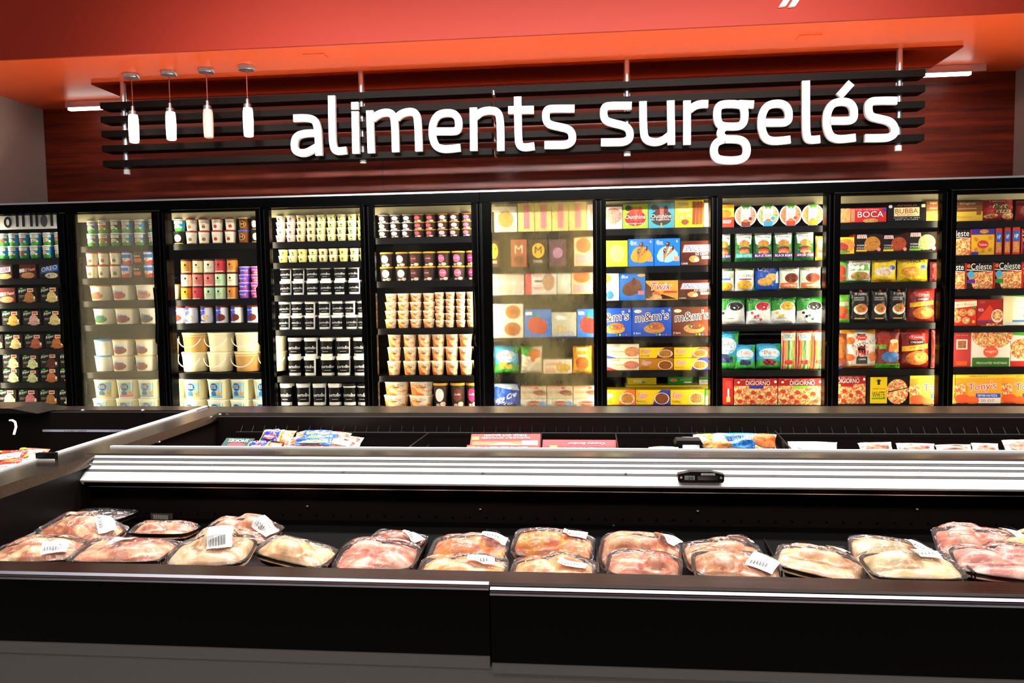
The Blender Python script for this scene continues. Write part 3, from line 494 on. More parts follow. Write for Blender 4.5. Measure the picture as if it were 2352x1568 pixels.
dole('d1','blue bag of blueberries','3a4a8a','2a3468'); dole('d2','blue bag of mixed berries','c82a38','2a2a50'); dole('d3','tall blue bag of blueberries','3a4a8a','2a3468'); dole('d4','misted blue bag of mango','e8c030','f0d860')
bag('jy','striped ice pop bag','f0e8c0','e0d8a0',[p([(x,0),(x+.11,0),(x+.14,.85),(x+.02,.85)],q) for x,q in ((.04,'d83a28'),(.2,'f4a030'),(.4,'3a9a38'),(.55,'f8f0c0'),(.7,'8ac838'),(.86,'e06028'))]+[r(.1,.74,.9,.92,'e8f0d8'),t(.5,.83,.7,.13,'JOLLY','3a9ac8','b'),r(0,.94,1,.98,'d83a28'),e(.5,.18,.3,.06,'d83020')])
bag('bl','crumpled blue bag with script','1f4fc0','163a9a',[t(.5,.45,.8,.2,'ore Cre','fff','i','d8e4ff',.3),p([(0,.9),(1,.7),(.9,.98),(.1,1)],'c8d8e8'),t(.45,.2,.6,.14,'Pie','fff','i')]); bag('og','white green orange bag','f4e8c8','e0d0a8',[p([(0,1),(.6,1),(.4,.62),(0,.7)],'4aa030'),e(.68,.72,.28,.18,'e88838',1),e(.4,.3,.4,.2,'f8f0d8',1),e(.6,.5,.1,.06,'d83a28')]); bag('oy','yellow orange bag of fries','f0a820','e08818',[r(.2,.82,.8,.95,'f8e8a0'),e(.5,.38,.36,.24,'d87028',1),r(.25,.6,.75,.7,'f4d8a0')])
bag('w1','white and green bag of crisps','f6f6ea','dfe8cf',[r(0,.5,1,.75,'5ab038'),t(.5,.8,.6,.1,'Cuisine','c84a30'),e(.5,.28,.36,.18,'b8904a',1),e(.4,.3,.1,.08,'6a9a38',1),r(0,0,1,.08,'3a8a38'),e(.85,.22,.1,.08,'e89a90')]); bag('w0','green bag with red food','6aa83a','3a7a28',[e(.5,.5,.4,.25,'c84a30',1),r(.1,.1,.9,.25,'d83a28')])
bag('ty1','yellow bag of fish fillets','e8c820','d0a818',[r(.15,.9,.6,1,'2a4a9a'),t(.38,.95,.35,.05,'Gortons','fff'),e(.45,.45,.4,.2,'f0e8d8',1),e(.5,.4,.25,.1,'e8d0a8',1),e(.78,.62,.12,.1,'3a5ab0'),r(0,0,1,.1,'e0a020')]); bag('ty2','yellow bag reading STICKS','f0cc20','d0a818',[t(.55,.86,.6,.12,'STICKS','2a3a4a','b',None,.04),e(.45,.42,.38,.22,'e8a038',1),e(.42,.46,.25,.12,'f0b858',1),e(.82,.6,.1,.1,'3a5ab0'),r(0,.95,1,1,'2a4a9a')]); bag('dk','dull red bag','6a1c1c','4a1414',[e(.5,.5,.3,.3,'8a3028',1)])
def pf(k,desc): bag(k,desc,'14100e','0c0a08',[t(.5,.83,.6,.07,'PF CHANGS','e8e0d0'),e(.5,.92,.08,.03,'d83a28'),t(.4,.72,.5,.04,'ORANGE','ccc'),t(.4,.66,.5,.04,'CHICKEN','ccc'),e(.5,.38,.36,.15,'f0e4cc'),e(.52,.42,.3,.13,'c87838',1),e(.45,.44,.08,.05,'5a9a38',1),e(.6,.4,.07,.05,'c83a28',1),r(.2,.1,.7,.14,'b8924a')])
pf('pc','black stir fry bag'); 
bag('gv','green bag of red vegetables','6ab038','3a8a28',[t(.5,.68,.8,.12,'VEGGIES','d83a28','b','fff'),e(.5,.4,.4,.18,'d85a30',1),r(0,.15,1,.25,'d83030')])
def ty(k,desc,c): bag(k,desc,c,'5a1810',[e(.5,.78,.25,.07,'d83a38'),t(.5,.78,.36,.07,'Tyson','fff'),r(.25,.62,.75,.7,'2a1410'),t(.5,.66,.4,.05,'CHICKEN','fff'),p([(.05,.42),(.92,.5),(.92,.62),(.05,.55)],'f4b828'),e(.55,.26,.4,.18,'d87a30',1),e(.62,.28,.2,.12,'e8a050',1),t(.5,.52,.5,.06,'strips','a33')])
ty('t1','red bag of chicken, purple stripe','8a2a24'); ty('t2','brown red bag of chicken','7a2018')
bag('an','white bag reading anytizers','f2ead8','e08a28',[r(.42,.0,.62,1,'1a1614'),p([(0,1),(.4,1),(.35,.88),(.05,.85)],'f0a838'),p([(.65,1),(1,1),(.95,.85),(.68,.88)],'f0a838'),e(.52,.78,.15,.07,'d83a28'),t(.52,.78,.2,.05,'Tyson','fff'),t(.6,.64,.72,.12,'anytizers','1a1614','b','fff',.12),t(.52,.54,.36,.05,'POPCORN','d83a28'),e(.22,.7,.12,.09,'e07838',1),e(.2,.28,.13,.09,'d86a30',1),e(.84,.3,.12,.12,'e08848',1)]+[r(.36+.06*i,.34,.39+.06*i,.46,'d83a28') for i in range(6)]+[r(.0,0,1,.06,'e88a28'),r(.38,.12,.68,.3,'222'),t(.53,.24,.2,.04,'100%','fff')]); bag('sv','bag with soup mug and green strip','7a2a20','5a1c14',[e(.3,.75,.3,.2,'a83a30',1),p([(.5,.42),(.95,.42),(.9,.7),(.55,.7)],'e88838'),e(.72,.7,.18,.05,'f8d8b0'),e(.6,.3,.4,.14,'3a6aa0'),r(0,.0,1,.12,'5ac030'),r(.0,.5,.4,.62,'6a9a30')])
bag('mx','brown bag with blue corner','9a4a28','7a3a20',[e(.6,.6,.4,.3,'c87838',1),r(0,0,.7,.14,'3a8ae0'),r(.0,.3,.3,.5,'c83a30')])
bag('pz','red party pizza bag','b8302a','8a2420',[t(.5,.62,.6,.26,'Party','f4e8b0','bi','351'),t(.55,.42,.5,.2,'Pizza','f4e8b0','bi','351'),t(.35,.86,.5,.1,'Totinos','fff'),e(.75,.2,.25,.14,'e8c8a0',2),e(.2,.2,.2,.1,'e8a080',2)]); bag('pzr','dark red bag','9a2420','6a1c18',[e(.5,.5,.4,.3,'c87060',1)])
# --- freezer food boxes
FB='frozen_food_box'
def b2(k,desc,c1,c2,ops): bx(k,desc,FB,c1,c2,ops)
b2('by','red box with yellow top','e8402a','c03020',[r(0,.45,1,1,'f4b830'),e(.5,.6,.35,.18,'e88a28',1),t(.6,.25,.5,.14,'BEEF','fff')])
def dg(k,desc,c): b2(k,desc,'a82420','8a1c18',[r(.0,.0,1,.72,'c86a40',2),e(.3,.3,.3,.28,'d8a060',2),t(.55,.83,.56,.16,'DIGIORNO','fff','b','811'),r(.35,.62,.68,.72,c),t(.5,.95,.7,.03,'PIZZA','f8d8c0')]+[e(x,y,.06,.075,'b03a28') for x,y in ((.12,.5),(.3,.28),(.45,.46),(.62,.3),(.8,.42),(.42,.12),(.86,.14),(.14,.14))]+[e(.1,.86,.03,.04,'fff'),e(.95,.88,.03,.05,'fff')])
dg('dg1','red pizza box with blue strip','2a3a9a'); dg('dg2','red pizza box with green strip','7ab838'); dg('dg3','red pizza box, no strip','a82420')
b2('dgs','red pizza box end panel','a02420','8a1c18',[r(.42,.15,.58,.85,'f4e8e0'),r(.2,.6,.8,.9,'b83a30'),r(.3,.1,.7,.3,'d8a060')])
b2('bo','red box reading BOCA','d02a28','a82020',[r(0,0,.25,1,'e8b070',1),r(.26,.05,.34,.95,'c88a60'),t(.67,.55,.54,.42,'BOCA','fff','b','811'),e(.67,.1,.16,.16,'e8b060',1),t(.6,.88,.5,.1,'THE ORIGINAL','f8c8b8'),r(.92,.7,.99,.95,'3a3a9a')])
b2('bu','black box with cream burger panel','0e0c0a','1a1612',[r(.16,.28,.84,.82,'8a6a2a'),r(.17,.3,.83,.8,'f0dca0'),t(.5,.6,.6,.28,'BUBBA','a02a20'),t(.5,.38,.5,.1,'burger','a02a20'),t(.5,.93,.52,.1,'ANGUS','b86a50'),e(.07,.88,.05,.1,'e8e8e0'),r(.88,.8,.98,.98,'e8d8a0'),t(.5,.2,.7,.05,'CHARBROIL OR GRILL','ddd'),t(.5,.1,.6,.05,'BEEF BURGERS','ddd')])
b2('bn','brown and yellow box','7a4a28','d8a838',[r(0,0,1,.48,'e0b840'),t(.5,.88,.5,.12,'Original','e8d8b8'),r(.2,.6,.8,.66,'a8805a'),r(.8,.3,.95,.5,'8a5a28'),t(.4,.2,.5,.07,'Turkey','8a5a20')])
b2('bg','yellow box with burger','e8b828','c89820',[e(.7,.5,.32,.4,'e89040',1),e(.5,.38,.3,.3,'a03a28',1),e(.5,.12,.36,.1,'5a9a30',1)])
def tg(k,desc,f,c): b2(k,desc,'1a1210','b82a20',[p([(.08,.78),(.46,.78),(.44,.98),(.1,.98)],'f4f0e8')]+[p([(x,.78),(x+.03,.78),(x+.05,.98),(x+.02,.98)],'d83028') for x in (.1,.17,.24,.31,.38)]+[t(.27,.87,.3,.1,'FRIDAYS','222','b','fff'),e(.66,.5,.3,.38,f,1),e(.55,.3,.2,.18,f,1),t(.25,.42,.34,.08,'MOZZARELLA','eee'),t(.22,.28,.3,.08,'STICKS','eee'),r(.05,.1,.45,.2,c),e(.9,.2,.07,.1,'e89090')])
tg('g_1','black appetizer box, golden strips','c88838','e8a828'); tg('g_2','black appetizer box, red wings','b04a28','e8c828'); tg('g_3','black appetizer box, green dip','a8b878','6ab030')
def ce(k,desc,c): b2(k,desc,'1a1614','c83228',[r(.02,0,.98,.68,'2a1c14'),p([(.0,.62),(1,.68),(1,.0),(.3,.0)],'e0b070',2),t(.56,.86,.76,.24,'Celeste','fff'),e(.1,.88,.07,.08,'d86a28'),p([(.02,.72),(.98,.66),(.98,.68),(.02,.75)],'f4f0e8'),e(.18,.55,.12,.14,'4aa8d8'),r(.04,.22,.34,.36,c),r(0,0,.02,1,'d83a28'),r(.98,0,1,1,'d83a28')])
ce('ce1','black red pizza box, purple tag','5a2a8a'); ce('ce2','black red pizza box, green tag','2a8a38'); ce('ce3','black red pizza box, white tag','e8e8e0')
b2('tt','yellow box with purple top','f0c030','5a3a9a',[r(0,.78,1,1,'4a34a0'),e(.55,.9,.2,.08,'f0a838',1),e(.5,.4,.24,.16,'d83a30'),t(.5,.4,.36,.1,'Totinos','fff')]+[e(x,y,.09,.08,'e8a030',1) for x,y in ((.2,.6),(.8,.64),(.2,.2),(.5,.15),(.8,.2))]+[r(0,0,.3,.12,'4a34a0')])
b2('vb','narrow box, red blue tan bands','c83a30','a02a20',[r(.1,.48,.9,.86,'2a62c0'),r(.1,.08,.9,.46,'e0a060',1),t(.5,.66,.5,.16,'HP','fff')])
b2('bb','red box of mini bagel pizzas','d03028','a82420',[p([(0,.65),(1,.75),(1,.95),(0,.9)],'f4e8b8'),t(.5,.8,.8,.14,'Bagel Bites','d83028','b','fff')]+[e(x,y,.15,.14,'e8b070',1) for x,y in ((.3,.25),(.62,.2),(.2,.52),(.5,.5),(.8,.5))]+[e(x,y,.1,.09,'e8905a',2) for x,y in ((.3,.25),(.62,.2),(.2,.52),(.5,.5),(.8,.5))]+[e(.9,.7,.05,.05,'3a9a38'),e(.88,.15,.06,.06,'f0a828')])
b2('rp','red box with pizza plate','a8241e','881c18',[p([(0,.2),(.5,.8),(.9,.2)],'d8402a'),e(.8,.36,.24,.26,'f0e8dc'),e(.8,.38,.2,.2,'c87840',2),t(.15,.6,.2,.1,'PIZZA','fff'),r(0,.14,.6,.2,'6a3a8a'),r(.1,.85,.3,.95,'b84a40')])
b2('wp','tall white box with green top','f4f4e8','e0e0d0',[p([(0,1),(1,1),(1,.84),(0,.92)],'5ab038'),t(.75,.64,.4,.09,'CAULIFLOWER','889'),t(.75,.54,.4,.07,'PIZZA','889'),e(.75,.3,.2,.12,'e8c080',1),r(.1,.1,.9,.16,'5a9ad8'),r(0,.1,.25,.9,'f0e8b0')])
b2('af','large white pizza box, red side panel','efe8d8','b83a34',[r(.06,0,.36,1,'b03a38'),r(.12,.5,.3,.78,'f0e0d0'),r(.14,.53,.28,.75,'a87050',1),r(.12,.04,.3,.16,'d85a30'),t(.21,.9,.2,.04,'Our Story','f0d0c0'),e(.7,.88,.33,.36,'8a5a40',2),e(.68,.42,.12,.16,'e05a40'),t(.68,.42,.18,.08,'vegan','f8e8d8'),r(.38,0,.98,.26,'3a6a2a'),t(.7,.11,.5,.06,'FIRE ROASTED VEGETABLES','e8f0d8')])
b2('af2','large white pizza box, red foot','f0eadc','b83a34',[p([(0,1),(.5,1),(.6,.85),(0,.9)],'5ab038'),e(.3,.5,.32,.3,'d88a60',2),r(0,0,1,.16,'c8302c'),t(.7,.65,.3,.1,'MARG','d84'),r(.5,.4,.9,.5,'5a9ad8')])
b2('wh','black box with yellow WHITE panel','14120e','0e0c0a',[r(.08,.02,.48,.98,'e0c018'),t(.28,.34,.3,.22,'WHITE','1a3a18'),t(.28,.56,.3,.05,'california','1a3a18'),r(.12,.18,.44,.22,'3a8a30'),p([(.25,.7),(.31,.7),(.31,.82),(.34,.86),(.28,.9),(.22,.86),(.25,.82)],'1a3a18'),e(.72,.45,.26,.46,'e8c860',2),p([(.5,.42),(.98,.58),(.98,.61),(.5,.46)],'14120e')])
def to(k,desc): b2(k,desc,'f0a030','e0b828',[r(0,.88,1,1,'f4dc40'),t(.5,.94,.4,.05,'PIZZERIA STYLE CRUST','a52'),t(.58,.56,.6,.34,"Tony's",'d8302a','b','fff',.08),r(.45,.2,.98,.34,'2a52b8'),t(.7,.27,.42,.08,'PEPPERONI PIZZA','fff'),r(.5,.0,.98,.19,'e8e4dc'),e(.16,.16,.16,.17,'d8542c'),e(.38,.1,.14,.14,'e0602c'),e(.1,.5,.14,.2,'f4e0b8',2),t(.7,.1,.3,.08,'20 OZ','a44')])
to('to','orange pizza box, red slanted lettering')
b2('ts','yellow box side','f0d030','e0b828',[r(.1,.1,.9,.3,'e8a030')])
bx('yb','long yellow plastic pouch','bread_pouch','e8d030','d0b820',[r(.2,.3,.5,.7,'f0e8a0'),r(.5,.2,.6,.5,'58a8d8')],'pouch')

Z1=(0,460,3.2675);Z2=(370,440,3.137);Z3=(840,440,3.135);Z4=(1360,430,3.074);Z5=(1880,420,3.015)
SHN=['top shelf','second shelf','third shelf','fourth shelf','fifth shelf','sixth shelf','bottom shelf']
ROWN={1:[''],2:['lower row','upper row'],3:['bottom row','middle row','top row'],4:['bottom row','second row up','third row up','top row'],5:['bottom row','second row up','third row up','fourth row up','top row']}
def shname(si,ns): return 'bottom shelf' if si==ns-1 else SHN[si]
_cache={}
def tub_mesh(k,w,h,ex,c1,c2,ops):
    R=w/2; b=MB(); lb=MB(); shape=ex[0] if ex else 'pint'; n=24
    tp={'pint':.84,'cup':.78,'jar':.98,'oval':.86,'pail':.86,'bucket':.88,'sq':.9}[shape]
    e_={'pint':2,'cup':2,'jar':2.2,'oval':2.5,'pail':3.2,'bucket':2,'sq':2.6}[shape]
    lh={'pint':.1,'cup':.12,'jar':.12,'oval':.09,'pail':.08,'bucket':.1,'sq':.13}[shape]*h
    r1=R*.97*tp; r2=R*.97*(.99 if shape!='jar' else .97)
    b.lathe([(r1*.95,0),(r1,h*.015),(r2,h-lh)],n,c1,0,e_)
    if shape=='bucket': b.lathe([(r2*.985,h*.8),(r2*1.01,h*.8),(r2*1.01,h*.84),(r2*.985,h*.84)],n,c2,0,e_)
    art(b,ops,cyl(r1,r2,h-lh,e_,0),w,h,0)
    R2=R if shape!='jar' else R*.96
    lb.lathe([(R2*.98,h-lh-.001),(R2,h-lh+.002),(R2,h-lh*.25),(R2*.97,h-.001),(R2*.9,h)],n,c2,0,e_)
    return b.mesh(k,PM,True),lb.mesh(k+'_lid',PM,True),(r2,lh)
def place(k,bay,si,ns,x0,x1,yb,yt,row,nr,n,Y=YP,rz=None,wfix=None,hfix=None,back=''):
    kind,desc,cat,name,c1,c2,ops,ex=D[k]
    ym=(yb+yt)/2; X0,X1=UY(x0,ym,Y).x,UY(x1,ym,Y).x; w=wfix or X1-X0; cx=(X0+X1)/2
    xm=sum(OPEN[bay])/2
    zb=UY(xm,yb,Y).z; h=hfix or UY(xm,yt,Y).z-zb
    rw=ROWN[nr][row]
    pos=(f'{ORD[n]} in {rw}, ' if rw else f'{ORD[n]} on ')+f'{shname(si,ns)}, {ORD[bay]} door'
    if back: pos=back
    lab=f'{desc}, {pos}'; lab=lab if len(lab.split())>15 else lab+' from left' if len(lab.split())<=14 else lab
    grp=f'products on the {shname(si,ns)} behind the {ORD[bay]} door'
    rz=random.uniform(-.03,.03) if rz is None else rz
    if kind=='T':
        key=(k,round(w,2),round(h,2))
        if key not in _cache:
            m1,m2,q=tub_mesh(k,w,h,ex,c1,c2,ops); o=obj(name,m1); l=obj('lid',m2,o); 
            if c2!=c1: l['label']='lid'
            del l['label']
            kids=[l]
            if ex and ex[0]=='bucket':
                def hf(b): b.tube([(q[0]*1.03*cos(a),-abs(sin(a))*q[0]*.35-.0,h*.8-abs(sin(a))*h*.55) for a in [pi*i/14 for i in range(15)]],.0035)
                hb=MB(); hf(hb); hb.v=[(x,y-q[0]*.72,z) for x,y,z in hb.v]; kids.append(obj('bail_handle',hb.mesh('bail',PM,True),o))
            _cache[key]=(o,kids)
        else:
            s0,kk=_cache[key]; o=s0.copy(); col.objects.link(o)
            for c in kk: c_=c.copy(); c_.parent=o; col.objects.link(c_)
        o.location=(cx,Y+w/2,zb); o.rotation_euler=(0,0,(rz*8 if rz else 0)+0)
    elif kind=='B':
        dp=min(.16,max(.05,w*.7)); b=MB(); b.box((-w/2+.001,0,0),(w/2-.001,dp,h),c2,0,front=c1); art(b,ops,flat(w-.002,h),w,h)
        o=obj(name,b.mesh(k,PM),None,(cx,Y+abs(rz)*w*.5,zb),(0,0,rz))
    elif kind=='G':
        dp=min(.05,w*.22); b=MB(); Fn=pillow(w,h,dp,random.random()*9); G=14
        def add(sg,c):
            vs=[]
            for j in range(G+1):
                for i in range(G+1):
                    x,y,z=Fn(i/G,j/G,0); vs.append((x,y*sg,z))
            b.add(vs,[(j*(G+1)+i,j*(G+1)+i+1,(j+1)*(G+1)+i+1,(j+1)*(G+1)+i) for j in range(G) for i in range(G)],c,3)
        add(1,c1); add(-.7,c2)
        # flat pictures become small cells that follow the bulge
        o2=[]
        for op in ops:
            if op[0]=='p': op=('P',)+tuple(op[1:])
            o2.append(op)
        bag_art(b,o2,Fn); o=obj(name,b.mesh(k,PM,True),None,(cx,Y+dp*1.2,zb),(0,0,rz*2))
    elif kind=='O':
        R=w/2; b=MB(); n_=32
        vs=[(R*cos(a),y*R,R+R*sin(a)) for y in (0,) for a in [2*pi*i/n_ for i in range(n_)]]
        pr=[(1,0),(1,.02),(.93,.03),(.9,.1),(.7,.3)]
        vs=[(R*q*cos(2*pi*i/n_),R*y,R+R*q*sin(2*pi*i/n_)) for q,y in pr for i in range(n_)]
        fs=[(j*n_+i,(j+1)*n_+i,(j+1)*n_+(i+1)%n_,j*n_+(i+1)%n_) for j in range(len(pr)-1) for i in range(n_)]+[tuple(range(n_)),tuple(range(len(vs)-1,len(vs)-1-n_,-1))]
        b.add(vs,fs,'e8e4dc'); Fn=flat(w,w)
        art(b,[('e',.5,.5,.44,.44,c1,1)],Fn,w,w)
        o=obj(name,b.mesh(k,PM),None,(cx,Y,zb)); b=MB(); b.box((-R*.42,-.004,R*.02),(R*.42,-.001,R*1.98),'f6f4ec')
        art(b,ops,flat(w,w,-.0045),w,w); obj('sleeve',b.mesh('sleeve',PM),o)
        b=MB(); b.box((-R,R*.02,0),(R,R*.3,R*.5),'f0ece4'); 
    tag(o,lab,cat,grp); return o
def bag_art(b,ops,Fn):
    o2=[]
    for n,op in enumerate(ops):
        off=.0006*(n+1)+.0012
        if op[0]=='P':
            pts=op[1]; c=op[2]; tx=op[3] if len(op)>3 else 3
            mx=sum(q[0] for q in pts)/len(pts); my=sum(q[1] for q in pts)/len(pts); R=6
            rim=[]
            for (a,a2) in zip(pts,pts[1:]+pts[:1]): rim+=[(a[0]+(a2[0]-a[0])*i/5,a[1]+(a2[1]-a[1])*i/5) for i in range(5)]
            N=len(rim); vs=[Fn(mx,my,off)]+[Fn(mx+(x-mx)*q/R,my+(y-my)*q/R,off) for q in range(1,R+1) for x,y in rim]
            fs=[(0,1+i,1+(i+1)%N) for i in range(N)]
            for q in range(R-1): fs+=[(1+q*N+i,1+(q+1)*N+i,1+(q+1)*N+(i+1)%N,1+q*N+(i+1)%N) for i in range(N)]
            b.add(vs,fs,c,tx)
        else:
            def F2(u,v,o,off=off): return Fn(min(1,max(0,u)),min(1,max(0,v)),off+o-.0008)
            F2.bend=True; art(b,[op],F2,1,1,3,tb=.0035)
def conv(z,x,y): return z[0]+x/z[2],z[1]+y/z[2]
def tubs(z,bay,si,ns,base,top,nr,w,cs,des,fixw=None):
    """rows of stacked tubs; des[row from bottom][column] or one list for every row"""
    _,yb=conv(z,0,base); _,yt=conv(z,0,top); xm=sum(OPEN[bay])/2
    H_=UY(xm,yt,YP).z-UY(xm,yb,YP).z; hr=H_/nr
    for rr in range(nr):
        row=des[rr] if isinstance(des[0],(list,tuple)) else des
        for n,c in enumerate(cs):
            k=row[n%len(row)]
            if not k: continue
            x=z[0]+c/z[2]+random.uniform(-.6,.6); hw=w/z[2]/2
            y0=yb+(yt-yb)*rr/nr; y1=yb+(yt-yb)*(rr+1)/nr
            W_=UY(sum(OPEN[bay])/2+hw,(yb+yt)/2,YP).x-UY(sum(OPEN[bay])/2-hw,(yb+yt)/2,YP).x
            o=place(k,bay,si,ns,x-hw,x+hw,y0,y1,rr,nr,n,wfix=W_,hfix=round(hr,3))
            o.location.z=UY(xm,yb,YP).z+rr*round(hr,3)
            if rr: o.location.y+=random.uniform(-.004,.004)
def row(z,bay,si,ns,base,items,nr=1,rr=0,Y=YP,back=''):
    for n,(x0,x1,top,k) in enumerate(items):
        X0,yb=conv(z,x0,base); X1,yt=conv(z,x1,top); place(k,bay,si,ns,X0,X1,yb,yt,rr,nr,n,Y=Y,back=back)
def shelfboard(bay,y):
    z=UY(sum(OPEN[bay])/2,y,YP).z; cs=cases[bay//5]; x0,x1=MULX[bay]+.004,MULX[bay+1]-.004
    def f(b):
        b.box((x0,YP-.012,z-.012),(x1,YF+.74,z-.001)); b.prism([(YP-.018,z-.045),(YP-.02,z-.0015),(YP-.012,z-.001),(YP-.008,z-.045)],'x',x0,x1,mi=1)
    child('shelf',[INT,BLK],f,cs)
ALLB={0:(435,585,765,935,1110,1362,1530),1:(340,580,750,930,1285,1610),2:(370,775,945,1300,1640),3:(355,505,740,990,1325,1540),4:(325,640,980,1320,1555),5:(285,540,740,1050,1310,1540),6:(287,555,795,1052,1290,1535),7:(275,520,728,965,1285,1535),8:(268,485,685,965,1285,1530),9:(258,495,730,985,1272,1525)}
ZM=[Z1,Z1,Z2,Z2,Z3,Z3,Z4,Z4,Z5,Z5]
for bay,ys in ALLB.items():
    for y in ys: shelfboard(bay,ZM[bay][1]+y/ZM[bay][2]+.8)
# door 1
tubs(Z1,0,0,7,435,245,2,76,(-75,8,78,163,245,340,428),[['bj1','bj1','bj1','bj2','bj1','bj1','bj1'],['bj1','bj2','bj1','bj2','bj1','bj1','bj3']])
row(Z1,0,1,7,585,[(-30,92,480,'ysn'),(145,270,480,'yre'),(295,440,478,'yor'),(455,560,480,'y1')])
row(Z1,0,2,7,765,[(-15,115,655,'yre'),(135,272,655,'y2'),(303,440,652,'y1'),(452,570,655,'y3')])
row(Z1,0,3,7,935,[(15,150,828,'y3'),(170,305,828,'y4'),(325,460,828,'y1'),(475,600,828,'y1')])
row(Z1,0,4,7,1110,[(-110,20,1005,'y3'),(35,165,1005,'y1'),(185,320,1005,'y9'),(340,478,1005,'y5')])
for rr,(b_,t_) in enumerate(((1362,1262),(1256,1150))): row(Z1,0,5,7,b_,[(20,145,t_,'y6'),(165,290,t_+10,'y6'),(305,435,t_,'y5' if rr==0 else 'y7'),(448,575,t_,'y8')],2,rr)
row(Z1,0,6,7,1530,[(-15,122,1420,'y1'),(140,280,1420,'y8'),(300,432,1420,'y2'),(445,580,1420,'y1')])
# door 2
tubs(Z1,1,0,6,340,142,2,78,(672,758,850,935,1030,1132),[['bj1','bj3','bj4','bj1','bj1','bj1']]*2)
tubs(Z1,1,1,6,580,383,2,82,(665,755,845,930,1022,1102,1180),[['hg1','hg1','hg3','bwr','bk','bwr','bwr']]*2)
tubs(Z1,1,2,6,750,635,1,152,(722,890,1068,1235),['s1','s2','s3','s1'])
tubs(Z1,1,3,6,930,810,1,155,(748,912,1095),['s4','s5','s6'])
tubs(Z1,1,4,6,1285,1045,2,142,(750,885,1062,1225),['s7','s5','s5','s6'])
tubs(Z1,1,5,6,1635,1345,2,158,(752,925,1092,1262),['p1','p2','p3','p2'])
# door 3
tubs(Z2,2,0,5,370,188,2,80,(112,200,290,386,484,582,672),[['bw','hg1','hg1','hg2','hg2','glb','bw'],['bj1','hg1','hg1','hg2','hg2','gl','bw']])
tubs(Z2,2,1,5,775,485,3,76,(165,247,330,412,498),[['j9','j4','j8','j8','j5'],['j6','j7','j7','j8','j3'],['j1','j2','j3','j4','j5']])
tubs(Z2,2,1,5,771,541,4,78,(586,672),['pu','pk'])
tubs(Z2,2,2,5,945,820,1,86,(112,200,308,418,530,645),['ct','cv','cv','ct','ct','ct'])
tubs(Z2,2,3,5,1300,1015,2,184,(203,390,588,775),[['bucket','bucket','buckt','bucket'],['buckt','bucket','bucket','bucket']])
tubs(Z2,2,4,5,1652,1350,2,155,(218,392,558,718),['p1','p3','p3','p3'])
# door 4
tubs(Z2,3,0,6,355,163,4,70,(850,924,997,1070,1144,1218,1292,1368,1440),['c2','c2','c3','c3','c1','c1','c1','c1','c4'])
tubs(Z2,3,1,6,505,412,2,68,(870,940,1010,1083,1157,1232,1308,1383,1455),['c4','c1','c4','c1','c3','c3','c4','c1','c4'])
tubs(Z2,3,2,6,740,540,2,88,(888,980,1080,1180,1282,1384,1480),['pf','pf','pg','pg','pg','pf','pg'])
tubs(Z2,3,3,6,990,787,2,86,(880,972,1066,1165,1264,1360,1450),['pf','pg','pf','pf','pg','pf','pg'])
tubs(Z2,3,4,6,1325,1052,2,104,(955,1068,1187,1303,1425),['pg','pf','pg','pf','pf'])
tubs(Z2,3,5,6,1540,1382,1,100,(895,1012,1128,1240,1348,1452),['pg','pf','pf','pg','pb','pb'])
# door 5
tubs(Z3,4,0,5,325,160,3,80,(120,205,290,375,460,548,632,725),['g1','g1','g1','g2','g2','g3','g3','g6'])
tubs(Z3,4,1,5,640,430,2,97,(140,250,350,450,555,660,765),['g4','g4','g5','g5','g6','g6','g7'])
tubs(Z3,4,2,5,980,730,4,86,(172,262,353,448),['o1'])
tubs(Z3,4,2,5,978,724,5,70,(527,602,680,757),['o2'])
tubs(Z3,4,3,5,1320,1020,3,98,(195,308,412,514,614,714,815),['o1'])
tubs(Z3,4,4,5,1572,1368,2,176,(204,386),['o3'])
tubs(Z3,4,4,5,1555,1378,1,112,(532,655,772),['g4','g5','g7'])
# door 6
row(Z3,5,0,6,285,[(925,1090,100,'fog1'),(1095,1215,80,'fy'),(1217,1338,80,'fy'),(1340,1460,80,'fy'),(1462,1590,80,'fy'),(1592,1700,100,'fpk')])
row(Z3,5,1,6,540,[(880,968,345,'fm'),(1045,1160,340,'fmr'),(1175,1310,345,'fm'),(1320,1445,345,'fmv'),(1500,1640,330,'fo')])
row(Z3,5,2,6,740,[(915,1140,565,'fw'),(1148,1375,560,'fmi'),(1378,1478,580,'fgy'),(1480,1635,565,'fo')])
row(Z3,5,3,6,1050,[(905,1135,805,'fco'),(1142,1335,848,'fap'),(1338,1518,870,'fbe'),(1522,1690,850,'fap')])
row(Z3,5,4,6,1310,[(920,1100,1108,'d4'),(1110,1270,1110,'og'),(1278,1485,1208,'fsa'),(1490,1628,1115,'oy')])
row(Z3,5,5,6,1558,[(915,1108,1385,'bl')])
for rr,(b_,t_,k) in enumerate(((1558,1492,'fpf'),(1490,1400,'frv'))): row(Z3,5,5,6,b_,[(1115,1302,t_,k),(1306,1492,t_,k),(1496,1690,t_,k)],2,rr)
